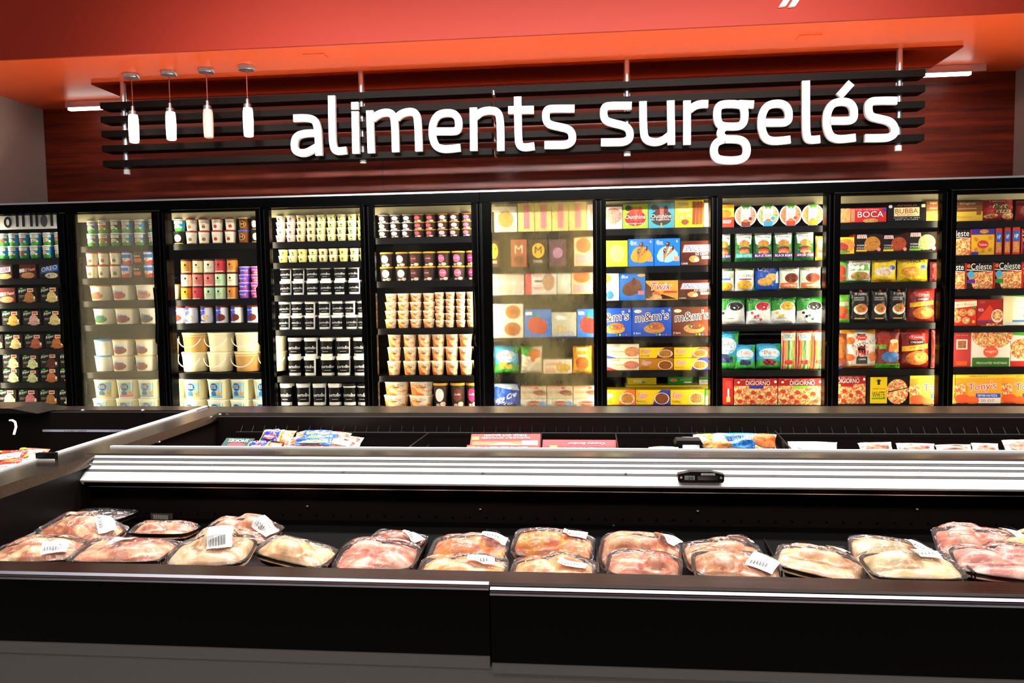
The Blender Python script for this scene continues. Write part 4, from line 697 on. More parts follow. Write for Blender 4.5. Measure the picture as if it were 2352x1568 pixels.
# door 7
row(Z4,6,0,6,287,[(60,213,130,'fpk'),(215,395,115,'ou1'),(397,580,113,'ou2'),(582,788,97,'fud'),(790,900,118,'fpk')])
row(Z4,6,1,6,555,[(98,252,370,'flm'),(254,436,362,'co1'),(438,622,362,'co2'),(625,850,383,'sn')])
row(Z4,6,2,6,795,[(60,190,600,'ckb'),(192,376,600,'cob'),(378,608,658,'tw'),(611,846,658,'sn')])
row(Z4,6,3,6,1052,[(5,280,848,'mb'),(283,562,845,'mb'),(565,842,845,'mn')])
for rr,(b_,t_,ks) in enumerate(((1290,1207,('ppr','e3','e4')),(1204,1132,('pp','e1','e2')))): row(Z4,6,4,6,b_,[(105,332,t_-(28 if rr else 0),ks[0]),(334,575,t_,ks[1]),(578,822,t_,ks[2])],2,rr)
row(Z4,6,5,6,1535,[(66,306,1430,'e5'),(308,551,1430,'e6'),(553,797,1430,'e7'),(800,880,1430,'grw')])
row(Z4,6,5,6,1392,[(250,455,1345,'yb')],Y=YP+.2,back='lying behind the lowest row, seventh door'); row(Z4,6,5,6,1392,[(535,712,1338,'gr')],Y=YP+.2,back='behind the bottom row, seventh door'); row(Z4,6,5,6,1392,[(755,860,1338,'grw')],Y=YP+.2,back='behind the bottom row, seventh door')
def under(bay,x0,x1,yt,zz,k=None):
    z=ZM[bay]; a=UY(z[0]+x0/z[2],z[1]+yt/z[2],YP+.2); b_=UY(z[0]+x1/z[2],z[1]+yt/z[2],YP+.2)
    o=one('waffle_box',PM,lambda b:b.box((a.x,YP+.175,zz+.001),(b_.x,YP+.32,a.z-.001),'e8c828')); tag(o,'plain yellow box top, second row back, bottom shelf, seventh door','box')
under(6,240,880,1394,shelf_z(6,Z4[1]+1535/Z4[2]+.8))
# door 8
row(Z4,7,0,6,275,[(880,1003,115,'by')]); row(Z4,7,0,6,275,[(1005,1163,115,'b1'),(1163,1321,117,'b2'),(1323,1481,115,'b3'),(1480,1636,110,'b4')])
row(Z4,7,1,6,520,[(880,985,315,'m2'),(1012,1140,310,'m1'),(1142,1280,312,'m2'),(1285,1425,312,'m2'),(1435,1578,310,'m3'),(1582,1680,350,'sm')])
row(Z4,7,2,6,728,[(880,1010,560,'v1'),(1012,1152,558,'v2'),(1153,1332,555,'gn'),(1328,1472,555,'mc'),(1474,1626,555,'mc')])
row(Z4,7,3,6,965,[(880,1092,765,'f1'),(1095,1275,768,'f2'),(1268,1452,766,'f3'),(1452,1645,770,'f4')])
row(Z4,7,4,6,1285,[(850,1045,1015,'d3'),(1008,1160,1112,'d1'),(1165,1348,1106,'d2'),(1340,1445,1010,'jy'),(1448,1560,1010,'jy'),(1560,1672,1010,'jy')])
row(Z4,7,5,6,1535,[(926,998,1345,'dgs'),(1001,1310,1350,'dg1'),(1313,1625,1350,'dg2')])
# door 9
row(Z5,8,0,6,268,[(138,471,170,'bo'),(478,744,150,'bu'),(746,840,132,'bn')])
row(Z5,8,1,6,485,[(50,248,370,'bg'),(250,436,352,'g_1'),(438,616,360,'g_2'),(618,818,345,'g_3')])
row(Z5,8,2,6,685,[(100,205,522,'w0'),(200,378,520,'w1'),(380,556,525,'ty1'),(562,780,522,'ty2'),(778,860,552,'dk')])
row(Z5,8,3,6,965,[(90,228,770,'gv'),(228,368,725,'pc'),(370,492,725,'pc'),(497,622,725,'pc'),(632,824,725,'t1')])
row(Z5,8,4,6,1285,[(90,205,1040,'mx'),(160,430,1008,'an'),(405,578,1015,'sv'),(575,790,1010,'t2'),(785,850,1020,'dk')])
row(Z5,8,5,6,1530,[(60,330,1335,'dg3'),(333,630,1340,'wh'),(632,960,1332,'to')])
# door 10
row(Z5,9,0,6,258,[(925,1138,122,'bn'),(1158,1382,100,'pz'),(1384,1580,120,'pzr')])
row(Z5,9,1,6,495,[(855,1055,318,'ce3'),(1057,1221,315,'tt'),(1226,1272,312,'vb'),(1288,1330,308,'vb'),(1343,1396,305,'vb'),(1405,1600,318,'ce1')])
row(Z5,9,2,6,730,[(830,1016,552,'ce1'),(1019,1212,550,'ce1'),(1215,1408,548,'ce2'),(1411,1600,548,'ce1')])
row(Z5,9,3,6,985,[(905,1096,803,'bb'),(1097,1275,805,'rp'),(1278,1540,762,'wp')])
row(Z5,9,4,6,1272,[(905,1330,1028,'af'),(1333,1640,1028,'af2')])
row(Z5,9,5,6,1525,[(900,943,1326,'ts'),(946,1268,1326,'to'),(1271,1600,1326,'to')])

BUMP=mat('bumper_metal','84848e',.4,metal=1)
# ------------------------------------------------------------------ chest freezer island
XE=4.2; XR0,XR1=-1.74,-1.61; ZR=.9
isl=obj('chest_freezer',None,loc=(0,2.35,0)); tag(isl,'black double sided chest freezer island with two open wells of meat and frozen food','chest freezer')
ch=lambda n,m,f,**k: child(n,m,f,isl,**k)
def base(b):
    b.box((XR0,1.36,.12),(XE,1.40,.86)); b.box((XR0,3.37,.12),(XE,3.41,.86)); b.box((XR0,1.36,.12),(XE,3.41,.2)); b.box((XE-.04,1.36,.12),(XE,3.41,.86))
ch('base',BLACK,base)
def liner(b):
    b.box((XR1,2.36,.6),(XE-.05,2.40,.83)); b.box((XR1,2.45,.6),(XE-.05,2.48,.86))
    b.box((XR1,2.48,.62),(XE-.05,3.24,.70)); b.box((XR1,3.22,.6),(XE-.05,3.25,.885)); b.box((XR1-.03,1.40,.6),(XR1,3.25,.885)); b.box((XR1,1.40,.6),(XE-.05,1.42,.885))
ch('well_liner',WELL,liner); ch('well_deck',BLK,lambda b:b.box((XR1,1.42,.62),(XE-.05,2.355,.7)))
def holes(b):
    for i in range(60):
        x=UY(820+39*i-560,1190,2.36).x
        for z,k in ((.715,1),(.685,0)):
            if x<XE-.1 and (k or i%3): b.lathe([(.0035,0),(.0035,.001)],8,o=(x,0,0))
            n=16; b.v[-n:]=[(vx,2.3595-vz*.5,z+vy) for vx,vy,vz in b.v[-n:]] if x<XE-.1 and (k or i%3) else b.v[-n:]
ch('drain_hole',BLACK,holes)
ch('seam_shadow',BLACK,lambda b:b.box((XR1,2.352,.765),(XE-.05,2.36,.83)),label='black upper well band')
def rim(b):
    b.prism([(1.345,.896),(1.35,.9),(1.405,.9),(1.41,.885)],'x',XR0,XE)
ch('front_rim',STEEL,rim)
def rim2(b): b.prism([(3.24,.875),(3.245,.9),(3.40,.905),(3.42,.86),(3.42,.84),(3.25,.86)],'x',XR1,XE)
ch('rear_rim',STEEL,rim2)
SX=UY(1124,1350,1.33).x
def bump_(x0,x1,z): return lambda b:(b.prism([(1.335,z-.005),(1.328,z-.004),(1.326,z),(1.335,z+.001)],'x',x0,x1),b.prism([(1.335,z+.004),(1.328,z+.006),(1.335,z+.009)],'x',x0,x1))
ch('bumper_rail',BUMP,bump_(XR0,SX-.001,.898)); ch('bumper_rail',BUMP,bump_(SX+.001,XE,.889))
ch('upper_panel',BLACK,lambda b:b.box((XR0,1.336,.772),(SX-.002,1.36,.895))); ch('upper_panel',BLACK,lambda b:b.box((SX+.002,1.332,.762),(XE,1.36,.888)))
ch('lower_panel',KICK,lambda b:(b.box((XR0,1.338,.748),(SX-.002,1.36,.772)),b.box((SX+.002,1.334,.742),(XE,1.36,.762)),b.box((XR0,1.342,.12),(XE,1.36,.75))))
ch('toe_kick',BLK,lambda b:b.box((-1.7,1.45,0),(XE-.1,3.3,.12)))
# centre divider
ch('divider_cap',STEEL,lambda b:b.prism([(2.385,.895),(2.39,.902),(2.475,.902),(2.48,.895)],'x',XR1-.03,XE))
ch('cap_edge',WHITE,lambda b:b.box((-1.62,2.478,.898),(XE,2.49,.908)))
def ribs(b):
    n=5; A=(2.383,.897);B=(2.300,.835); pts=[]
    xs0=-1.66; 
    def at(t,o): 
        dx,dz=B[0]-A[0],B[1]-A[1]; l=math.hypot(dx,dz); return (A[0]+dx*t+o*dz/l,A[1]+dz*t-o*dx/l)
    prof=[at(0,0)]
    for c in (.13,.19,.32,.38,.58,.64): prof+=[at(c-.012,0),at(c-.01,-.006),at(c+.01,-.006),at(c+.012,0)]
    prof+=[at(1,0),at(1,-.02),at(0,-.02)]
    b.prism(prof,'x',-1.645,XE)
ch('ribbed_price_rail',WHITE,ribs)
ch('groove_shade_line',mat('groove_shade_grey','4a4846',.6),lambda b:[b.prism([(2.383-.083*c-.0022,.897-.062*c+.0012),(2.383-.083*c-.0042,.897-.062*c-.0006),(2.383-.083*c,.897-.062*c-.003)],'x',-1.645+.02*c,XE) for c in (.1,.16,.31,.36,.56,.61)])  # dark lines that paint the shade of the grooves onto the rail face
ch('rail_lip',BLACK,lambda b:b.box((-1.60,2.305,.815),(XE,2.36,.834))); ch('rail_trim',ALU,lambda b:b.box((-1.58,2.300,.8145),(XE,2.303,.8165)))
for x,y in ((212,1066),(490,1070),(790,1078),(1110,1083),(1437,1085),(1775,1083),(2110,1083)):
    q=UY(x,y,2.34); ch('screw',ALU,lambda b:b.lathe([(.004,0),(.003,.002)],8,o=(q.x,2.332,q.z)))
for x,y in ((83,1107),(708,1161),(1104,1168),(1409,1206),(1602,1172),(2104,1168)):
    q=UY(x,y,2.358); ch('rivet',ALU,lambda b:b.lathe([(.005,0),(.004,.003),(.002,.004)],8,o=(q.x,2.352,q.z))) if y>1110 else None
for x,y in ((505,951),(332,1014)): 
    q=UY(x,y,3.21 if y<1000 else 2.75); ch('rivet',ALU,lambda b:b.lathe([(.007,-.003),(.007,0),(.003,.003)],8,o=(max(q.x,XR1+.006),q.y,q.z)))
ch('load_limit_strip',mat('pale_strip','c9c6d4',.4),lambda b:b.box((XR1,1.5,.725),(XR1+.002,2.3,.735)))
# wire rail along the far well
def wr(b):
    b.tube([(XR1+.1,3.19,.825),(XE-.1,3.19,.825)],.003)
    for i in range(110): 
        x=XR1+.12+i*.05
        if x<XE-.1: b.tube([(x,3.19,.825),(x,3.215,.85)],.0015,n=4)
ch('wire_rail',WIRE,wr)
# thermometer in the price rail
q=UY(1608,1092,2.31)
th=one('thermometer',BLK,lambda b:b.prism([(-.062,-.016),(.062,-.016),(.066,-.01),(.066,.008),(.03,.016),(-.03,.016),(-.066,.008),(-.066,-.01)],'y',-.014,.012)); th.location=(q.x,q.y-.006,q.z)
tag(th,'small black digital thermometer on the white ribbed rail showing minus twenty','thermometer')
def scr(b):
    b.box((-.047,-.0155,-.008),(-.018,-.014,.004),'8a9490'); art(b,[('t',.5,.5,.7,.7,'-20','1a1c1c')],(lambda: (lambda Fn: Fn)(FN_(-.047,-.0157,-.008,.029,.012)))(),1,1)
def FN_(x0,y,z0,w,h):
    def G(u,v,o): return (x0+u*w,y-o,z0+v*h)
    G.bend=False; return G
one('display',PM,scr,th); one('label',PM,lambda b:(b.box((.0,-.015,.006),(.04,-.014,.0115),'c8c8cc'),art(b,[('t',.5,.5,.8,.5,'WEIS TAYLOR','333')],FN_(0,-.0151,.006,.04,.0055),1,1)),th)
one('window',mat('dark_window','1c1418',.15),lambda b:b.box((-.01,-.0155,-.008),(.048,-.014,.004)),th)
for s in (-1,1): one('screw',ALU,lambda b:b.prism([(s*.057+.0035*cos(a*pi/4),-.001+.0035*sin(a*pi/4)) for a in range(8)],'y',-.0155,-.013),th)
# ------------------------------------------------------------------ end freezer on the left
endf=obj('chest_freezer',None,loc=(-2.9,2.3,0)); tag(endf,'black end chest freezer at far left, behind the slanting steel rail','chest freezer')
ce=lambda n,m,f,**k: child(n,m,f,endf,**k)
ce('base',BLACK,lambda b:(b.box((-4.3,1.0,.12),(-4.26,3.41,.86)),b.box((-4.3,3.37,.12),(XR0,3.41,.86)),b.box((-4.3,1.0,.12),(XR0,3.41,.2)),b.box((-4.3,1.0,.12),(XR0,1.04,.86))))
ce('toe_kick',BLK,lambda b:b.box((-4.2,1.1,0),(-1.78,3.3,.12)))
ce('well_liner',WELL,lambda b:(b.box((-4.25,1.05,.6),(XR0-.03,3.3,.66)),b.box((-4.25,3.28,.6),(XR0-.02,3.31,.895)),b.box((XR0-.03,1.05,.6),(XR0,3.3,.885)),b.box((-4.26,1.05,.6),(-4.23,3.3,.885))))
ce('side_rail',STEEL,lambda b:b.prism([(XR0,.87),(XR0,.9),(XR1,.9),(XR1+.01,.87)],'y',.9,3.42))
ce('rail_edge',WHITE,lambda b:b.prism([(XR0-.014,.89),(XR0-.014,.906),(XR0,.906),(XR0,.89)],'y',.9,3.40))
ce('rear_rim',STEEL,lambda b:(b.box((-4.3,3.30,.88),(XR0,3.42,.902)),b.prism([(-2.62,.902),(-2.42,.902),(-2.55,.925),(-2.9,.925)],'y',3.2,3.4)))
def stp(b):
    a,c=UY(95,990,3.27),UY(300,996,3.27); b.box((a.x,3.277,a.z-.004),(XR0-.05,3.28,a.z+.006),'c9c6e0'); 
    for k in range(4): art(b,[('t',.5,.5,.9,.7,'LOAD LIMIT','557')],FN_(a.x+.1+k*.22,3.277,a.z-.004,.12,.01),1,1)
ce('load_limit_strip',PM,stp)
for x,y in ((191,941),(329,941)):
    q=UY(x,y,3.28); ce('rivet',ALU,lambda b:b.lathe([(.008,-.003),(.008,.0),(.003,.003)],8,o=(q.x,3.276,q.z)))
q=UY(48,972,3.1); ce('pipe',WHITE,lambda b:b.tube([(q.x-.05,3.1,q.z+.012),(q.x-.03,3.09,q.z+.014),(q.x-.01,3.08,q.z+.008),(q.x,3.07,q.z-.01),(q.x+.004,3.05,q.z-.04)],.005),smooth=True)
# ------------------------------------------------------------------ packs of meat in the near well
MEAT=mat('raw_meat',rough=.35,spec=.5,coat=.3,fn=f_meat)
TRAY=mat('foam_tray','0b0a0a',.3,spec=.4)
LABEL=mat('label_paper',rough=.45,spec=.3,fn=f_print)
def pack(px,py,Y,w,dp,h,rz,tx,ty,c,lab,cat_lab,lump=3,lc=None,tilt_only=False,labpos=None,seed=0,deep=.028):
    c0=UY(px,py,Y); o=obj('meat_tray',None,loc=(c0.x,Y,c0.z-.02),rot=(radians(tx),radians(ty),radians(rz)))
    tag(o,lab,'meat pack','wrapped meat packs in the near well')
    rnd=random.Random(seed+int(px)); 
    def rr(f,n=32,e_=4.5): 
        out=[]
        for k in range(n):
            a=2*pi*k/n; ca,sa=cos(a),sin(a); q=(abs(ca)**e_+abs(sa)**e_)**(-1/e_); out.append((f*w/2*ca*q,f*dp/2*sa*q))
        return out
    b=MB(); n=32; pr=[(.84,0),(.97,deep*.85),(1.0,deep*.9),(1.0,deep),(.93,deep),(.82,deep*.3)]
    vs=[(x,y,z) for f,z in pr for x,y in rr(f)]
    b.add(vs,[(j*n+i,j*n+(i+1)%n,(j+1)*n+(i+1)%n,(j+1)*n+i) for j in range(len(pr)-1) for i in range(n)]+[tuple(range(n-1,-1,-1)),tuple((len(pr)-1)*n+i for i in range(n))])
    obj('tray',b.mesh('tray',[TRAY],True),o)
    cs=[(rnd.uniform(-.6,.6),rnd.uniform(-.5,.5),rnd.uniform(.3,.5),rnd.uniform(.25,.4),rnd.uniform(-.6,.6)) for _ in range(lump)]
    G=30
    def dome(u,v): return max(0,(1-abs(u)**3.2)*(1-abs(v)**3.2))**.45
    def hm(u,v,ix=False):
        best=0;bi=0
        for k,(x,y,rx,ry,an) in enumerate(cs):
            du,dv=u-x,v-y; a=(du*cos(an)+dv*sin(an))/rx; q=(-du*sin(an)+dv*cos(an))/ry
            val=(1-.2*(k%3))*max(0,1-(a*a+q*q))**.5
            if val>best: best=val; bi=k+1
        nz=noise.noise(Vector((u*2.2+px,v*2.2,seed)))
        if ix: return bi
        return dome(u,v)*(.55+.45*best+.12*nz)
    b=MB(); vs=[];k=0
    for j in range(G+1):
        for i in range(G+1):
            u,v=2*i/G-1,2*j/G-1; q=(abs(u)**5+abs(v)**5)**.2; s_=(max(abs(u),abs(v)) or 1)/max(q,1e-6); vs.append((u*s_*w/2*.95,v*s_*dp/2*.95,deep*.5+hm(u,v)*h))
    c1=C(c); c2=C(lc or c)
    for j in range(G):
        for i in range(G):
            a=j*(G+1)+i; u,v=2*i/G-1,2*j/G-1; nn=noise.noise(Vector((u*2.4+px*.3,v*2.4,seed+3)))
            t_=min(1,max(0,nn*2.6+.35+(.5 if hm(u,v,True)%2 else -.2))); cc=tuple(c1[q]*(1-t_)+c2[q]*t_ for q in range(3))+(1,)
            b.f.append((a,a+1,a+G+2,a+G+1)); b.c.append(cc); b.m.append(0)
    b.v=vs; obj('meat',b.mesh('meat',[MEAT],True),o)
    b=MB(); G2=22; vs=[]
    def fz(u,v):
        m=max(hm(max(-1,min(1,(u+a)/.97)),max(-1,min(1,(v+c_)/.97))) for a in(-.16,0,.16) for c_ in(-.16,0,.16))
        return deep+.001+max(0,(m*h-deep*.5+.004))*dome(u,v)**.35*1.0
    for j in range(G2+1):
        for i in range(G2+1):
            u,v=2*i/G2-1,2*j/G2-1
            q=(abs(u)**6+abs(v)**6)**(1/6); mx=max(abs(u),abs(v)) or 1; s_=mx/max(q,1e-6)
            vs.append((u*s_*w/2*1.005,v*s_*dp/2*1.005,fz(u,v)))
    b.add(vs,[(j*(G2+1)+i,j*(G2+1)+i+1,(j+1)*(G2+1)+i+1,(j+1)*(G2+1)+i) for j in range(G2) for i in range(G2)])
    obj('cling_film',b.mesh('film',[CLING],True),o)
    if labpos:
        lu,lv,lw,lh,la=labpos; lw*=.82; lh*=.82; b=MB(); 
        def LF(u,v,o_):
            x=(u-.5)*lw;y=(v-.5)*lh; X=x*cos(la)-y*sin(la); Yy=x*sin(la)+y*cos(la); uu,vv=lu+X/(w/2),lv+Yy/(dp/2)
            return (uu*w/2,vv*dp/2,fz(max(-.98,min(.98,uu)),max(-.98,min(.98,vv)))+.003+o_)
        LF.bend=True; art(b,[('r',0,0,1,1,'f6f6f4')]+[('r',.08+.055*i,.12,.08+.055*i+.014*(1+i%2),.34,'222') for i in range(13)]+[('t',.4,.78,.6,.09,'CHICKEN','555'),('t',.7,.58,.3,.08,'4.87','a33')],LF,lw,lh)
        obj('price_label',b.mesh('label',[LABEL]),o)
    return o
PK='dcae96';CR='f0d8b8';OR='f0a848';RD='c87a62'
packs=[
(232,1186,2.24,.20,.12,.03,-8,0,0,'3a2420','dark tray of brown meat behind the far left pack',0,'5a3428',None),
(378,1222,2.12,.185,.11,.035,0,-4,0,'b87a5c','black tray of round meatballs beside the barcode card',6,'e0a888',None),
(560,1225,2.12,.21,.13,.055,-8,8,3,'d09070','tray of pale breasts behind the large white bird, label at right',2,'e8c8a8',(.72,-.1,.07,.06,-.3)),
(190,1222,2.0,.24,.14,.045,-16,12,6,'cc7a58','tilted top pack of chicken pieces nearest the left wall',6,'f4d8a8',(.6,.3,.08,.055,-.6)),
(88,1272,1.86,.23,.15,.045,8,2,0,'cc8460','low pack of chicken pieces in the left front corner',6,'f4dcb0',(.55,-.5,.07,.05,.3)),
(290,1272,1.88,.26,.15,.045,4,2,0,'cc8064','low pack of chicken legs below the tilted left pack',4,'ecc09c',(-.05,.1,.08,.045,-.1)),
(488,1278,1.88,.215,.16,.075,10,6,-4,'f0c898','plump pale whole bird in film, left of the brown edged tray',1,'f6e6cc',(.3,-.15,.075,.08,.1)),
(680,1272,1.98,.21,.13,.05,-10,4,8,'e8b888','pale breast on brown edged tray, right of the plump bird',1,'f4d8a8',None),
(912,1245,2.08,.155,.11,.035,-10,6,4,'a85a38','darker reddish pack behind the pink pack, left of a wire divider',2,'c0784c',(.6,.1,.06,.05,-.4)),
(868,1285,1.90,.21,.15,.05,4,6,0,'dc8468','pink striped pack in front, right of the left wire divider',3,'f0c8b4',(.5,.45,.07,.04,-.15)),
(1078,1268,2.02,.21,.14,.045,-2,14,0,'dc8c64','top pack of yellow and pink pieces, left of its orange neighbour',5,'f49a18',(.62,.5,.08,.05,-.1)),
(1065,1308,1.82,.215,.13,.035,4,0,0,'e89c48','lower yellow pack mostly hidden by the front edge, left one',4,'f4d8b0',(.4,-.1,.08,.04,.1)),
(1270,1256,2.02,.215,.14,.045,-4,14,4,'dc8040','top pack of orange and yellow pieces on a clear black tray',6,'f8a418',(.5,.62,.075,.05,-.05)),
(1272,1310,1.82,.20,.13,.035,-2,0,0,'e8a060','lower orange pack under the orange and yellow one',4,'f0c080',(.45,-.2,.08,.04,-.1)),
(1470,1275,1.98,.21,.16,.065,-6,14,3,'e4946c','large pale pink breast pack behind a smaller one at centre right',2,'f4cca4',(.62,.6,.08,.06,-.5)),
(1478,1303,1.82,.175,.12,.05,-8,10,3,'dc8464','smaller pink pack in front of the large pale pink one',1,'f0b898',None),
(1660,1280,1.97,.2,.14,.05,2,10,0,'e49c70','peach breast pack with a label on its black far corner',2,'f4d0b0',(.5,.75,.08,.05,.1)),
(1690,1306,1.82,.205,.13,.05,-4,8,3,'e09868','front peach pack with a big white label at its right end',2,'f2ccac',(.55,-.1,.075,.09,-.4)),
(1880,1298,1.92,.205,.13,.045,-20,8,6,'e8b890','bony yellowish pack leaning on a wire divider, tray upright at left',3,'f4d8a8',(.35,.6,.06,.04,-.5)),
(2048,1278,2.04,.21,.14,.05,-14,14,5,'dcaa7c','yellowish leg pack on a tilted black tray, second row at right',3,'f2d8b8',(.6,.4,.08,.05,-.6)),
(2092,1306,1.83,.21,.13,.05,0,6,0,'ecd09c','smooth pale yellow front pack with a white label, right part',1,'f4e4c4',(.35,.35,.08,.06,-.15)),
(2262,1262,2.06,.24,.16,.055,-14,12,4,'d47c64','pink leg pack with raised black tray corner near the right edge',4,'f0c4ac',(.5,.4,.07,.04,-.6)),
(2300,1300,1.86,.21,.14,.05,-12,8,3,'d8887c','front pink pack beside the rightmost wire divider',3,'f0c8b8',(.75,.2,.05,.05,-.4)),
(2395,1262,2.02,.2,.14,.05,10,8,0,'e8c058','yellow pack cut by the right edge of the picture',3,'f0d898',None)]
for i,(px,py,Y,w,dp,h,rz,tx,ty,c,lab,lu,lc,lp) in enumerate(packs):
    pack(px,py,Y,w,dp,h,rz,tx,ty,c,lab,None,lu,lc,labpos=lp,seed=i)
# barcode card on the back wall
q=UY(371,1187,2.345); cardb=one('shelf_card',PM,lambda b:(b.box((-.037,0,-.014),(.037,.003,.012),'4a4642'),art(b,[('r',.12+.05*i,.3,.14+.05*i+.012*(i%2),.85,'c8c0b4') for i in range(15)]+[('t',.5,.15,.6,.12,'7 57456 084','aaa')],FN_(-.037,0,-.014,.074,.026),1,1)),smooth=False)
cardb.location=q; tag(cardb,'small dark barcode card on the back wall of the near well','card')
# wire dividers
def wdiv(x,y0,z0,y1,z1,lab,n=9,hh=.07,x1=None):
    x1=x if x1 is None else x1
    def f(b):
        for k in (0,1): b.tube([(x,y0,z0-hh*k),(x1,y1,z1-hh*k)],.0028)
        for i in range(n+1):
            t_=i/n; X=x+(x1-x)*t_; yy=y0+(y1-y0)*t_; zz=z0+(z1-z0)*t_; b.tube([(X,yy,zz),(X,yy,zz-hh)],.0018,n=4)
    tag(one('wire_divider',WIRE,f),lab,'wire divider','black wire dividers')
for (xa,ya,Ya),(xb,yb,Yb),lab in (((360,1290,1.75),(428,1240,2.05),'black wire divider between the low left pack and the plump bird'),((748,1302,1.75),(812,1225,2.3),'black wire divider left of the pink striped pack'),((944,1306,1.75),(992,1228,2.3),'black wire divider between pink pack and yellow pack'),((1374,1316,1.75),(1370,1230,2.3),'black wire divider right of the orange pack'),((1796,1312,1.75),(1752,1232,2.3),'black wire divider left of the bony yellowish pack'),((2240,1316,1.75),(2150,1232,2.3),'rightmost black wire divider beside the pink leg pack')):
    a,b_=UY(xa,ya,Ya),UY(xb,yb,Yb); wdiv(a.x,a.y,a.z,b_.y,b_.z,lab,14,.05,b_.x)
# ------------------------------------------------------------------ food in the far well
def fitem(name,k,x0,x1,ytop,ybot,Y,lab,cat,tilt=55,rz=0):
    """a box or bag lying back in the far well, its printed face up and towards the camera"""
    kind,desc,ct,nm,c1,c2,ops,ex=k
    a,b_=UY(x0,ybot,Y),UY(x1,ybot,Y); w=b_.x-a.x; top=UY((x0+x1)/2,ytop,Y).z; vis=top-a.z; h=vis/math.sin(radians(90-tilt)+.2)
    b=MB()
    if kind=='B':
        b.box((-w/2,0,0),(w/2,.035,h),c2,0,front=c1); Fb=flat(w,h)
        def Fu(u,v,o): return Fb(1-u,1-v,o)
        Fu.bend=False; art(b,[q if q[0]!='t' else ('t',1-q[1],1-q[2])+tuple(q[3:]) for q in ops if q[0]=='t'],Fu,w,h,lay=.0012); art(b,[q for q in ops if q[0]!='t'],Fb,w,h,lay=.0002)
    else:
        Fn=pillow(w,h,w*.12,x0*.1); G=12
        for sg,c in ((1,c1),(-.5,c2)):
            b.add([(lambda q:(q[0],q[1]*sg,q[2]))(Fn(i/G,j/G,0)) for j in range(G+1) for i in range(G+1)],[(j*(G+1)+i,j*(G+1)+i+1,(j+1)*(G+1)+i+1,(j+1)*(G+1)+i) for j in range(G) for i in range(G)],c,3)
        bag_art(b,[('P',)+tuple(o_[1:]) if o_[0]=='p' else o_ for o_ in ops],Fn)
    o=obj(name,b.mesh(name,PM,kind!='B'),None,((a.x+b_.x)/2,Y,a.z-.0),(radians(-tilt),0,radians(rz))); tag(o,lab,cat,None); return o
def K(kind,c1,c2,ops): return (kind,'','','',c1,c2,ops,())
bac=K('B','981812','8a1c18',[r(.03,.0,.97,.5,'c8502c'),p([(.05,.1),(.45,.45),(.72,.3),(.6,.05)],'f0b078',1),t(.5,.88,.62,.13,'THICK CUT BACON','f8e8d8'),t(.5,.7,.7,.09,'HICKORY SMOKED','f0d0c0'),r(.02,.62,.12,.8,'f4d028'),r(.74,.15,.96,.55,'f0e0d8'),t(.85,.35,.14,.2,'MADE','a22')])
fitem('bacon_box',bac,1078,1240,996,1032,3.02,'red flat bacon box, upside down lettering, left of a plain red box','box',62,2)
fitem('bacon_box',K('B','981812','8a1c18',[t(.5,.6,.7,.3,'BACON','f8e8d8'),r(.02,.3,.12,.8,'f4d028'),p([(.2,.1),(.7,.35),(.9,.1)],'f0b078',1)]),1070,1236,1022,1040,2.8,'lower red bacon box under the first one','box',60,1)
fitem('bacon_box',K('B','8e141a','801820',[r(.0,.42,1,.46,'7a1418'),t(.6,.68,.5,.22,'Country Smoked','f4d8d8','i'),r(.1,.2,.2,.5,'f4b028'),t(.5,.22,.4,.12,'BACON','d8a0a0')]),1245,1416,1010,1036,2.98,'dark red bacon box with script lettering, right of the first','box',58,0)
hot=lambda c,n,o='6a':K('G','c8704c','a85838',[r(.0,.1,.7,.9,c),r(.02,.12,.68,.88,c),p([(0,.1),(.06,.1),(.06,.9),(0,.9)],'e8d828'),p([(.64,.1),(.7,.1),(.7,.9),(.64,.9)],'e8d828'),e(.35,.35,.2,.16,'d83038'),t(.35,.35,.3,.12,n,'fff'),t(.35,.72,.5,.2,'SMOKED','fff')])
fitem('sausage_pack',hot('2a3a98','Nathans'),588,668,988,1022,2.95,'blue sausage pack with yellow edges and red oval, tilted','pack',50,-8)
fitem('sausage_pack',K('B','1a3a34','122824',[t(.5,.7,.7,.3,'SMOKIES','e8d8c8'),e(.5,.3,.3,.2,'d83038')]),503,572,1006,1028,2.9,'dark green sausage pack at the left end of the far well','pack',60,-6)
fitem('sausage_pack',hot('2a3aa8','Nathans'),560,640,1018,1040,2.75,'low blue sausage pack under the tilted one','pack',55,-2)
lnk=lambda b1:K('G','e8d8d0','d8b8a8',[r(.02,.75,.98,.88,'b8684a',1),r(.02,.55,.98,.68,'c87858',1),r(.02,.3,.98,.44,'b86848',1),r(.02,.1,.98,.22,'c07050',1),r(.2,.2,.7,.8,b1),e(.45,.4,.2,.15,'f0d030'),r(.75,.3,.95,.6,'f4f4f4')])
fitem('sausage_pack',lnk('2a4ab0'),668,800,994,1018,3.05,'clear pack of sausage links with blue label, back one','pack',55,-4)
fitem('sausage_pack',lnk('2050b8'),655,828,1005,1034,2.9,'clear pack of sausage links with blue label, middle one','pack',55,-2)
fitem('sausage_pack',lnk('3060c8'),640,815,1016,1042,2.72,'clear pack of sausage links with blue label, front one','pack',60,0)
fitem('frozen_food_bag',K('G','f4f4ea','dfe8cf',[p([(.1,1),(.6,1),(.35,.6)],'8ac838'),e(.3,.4,.2,.2,'e0a060',1)]),1596,1700,996,1040,3.0,'white bag with green patch standing in the far well','bag',30,10)
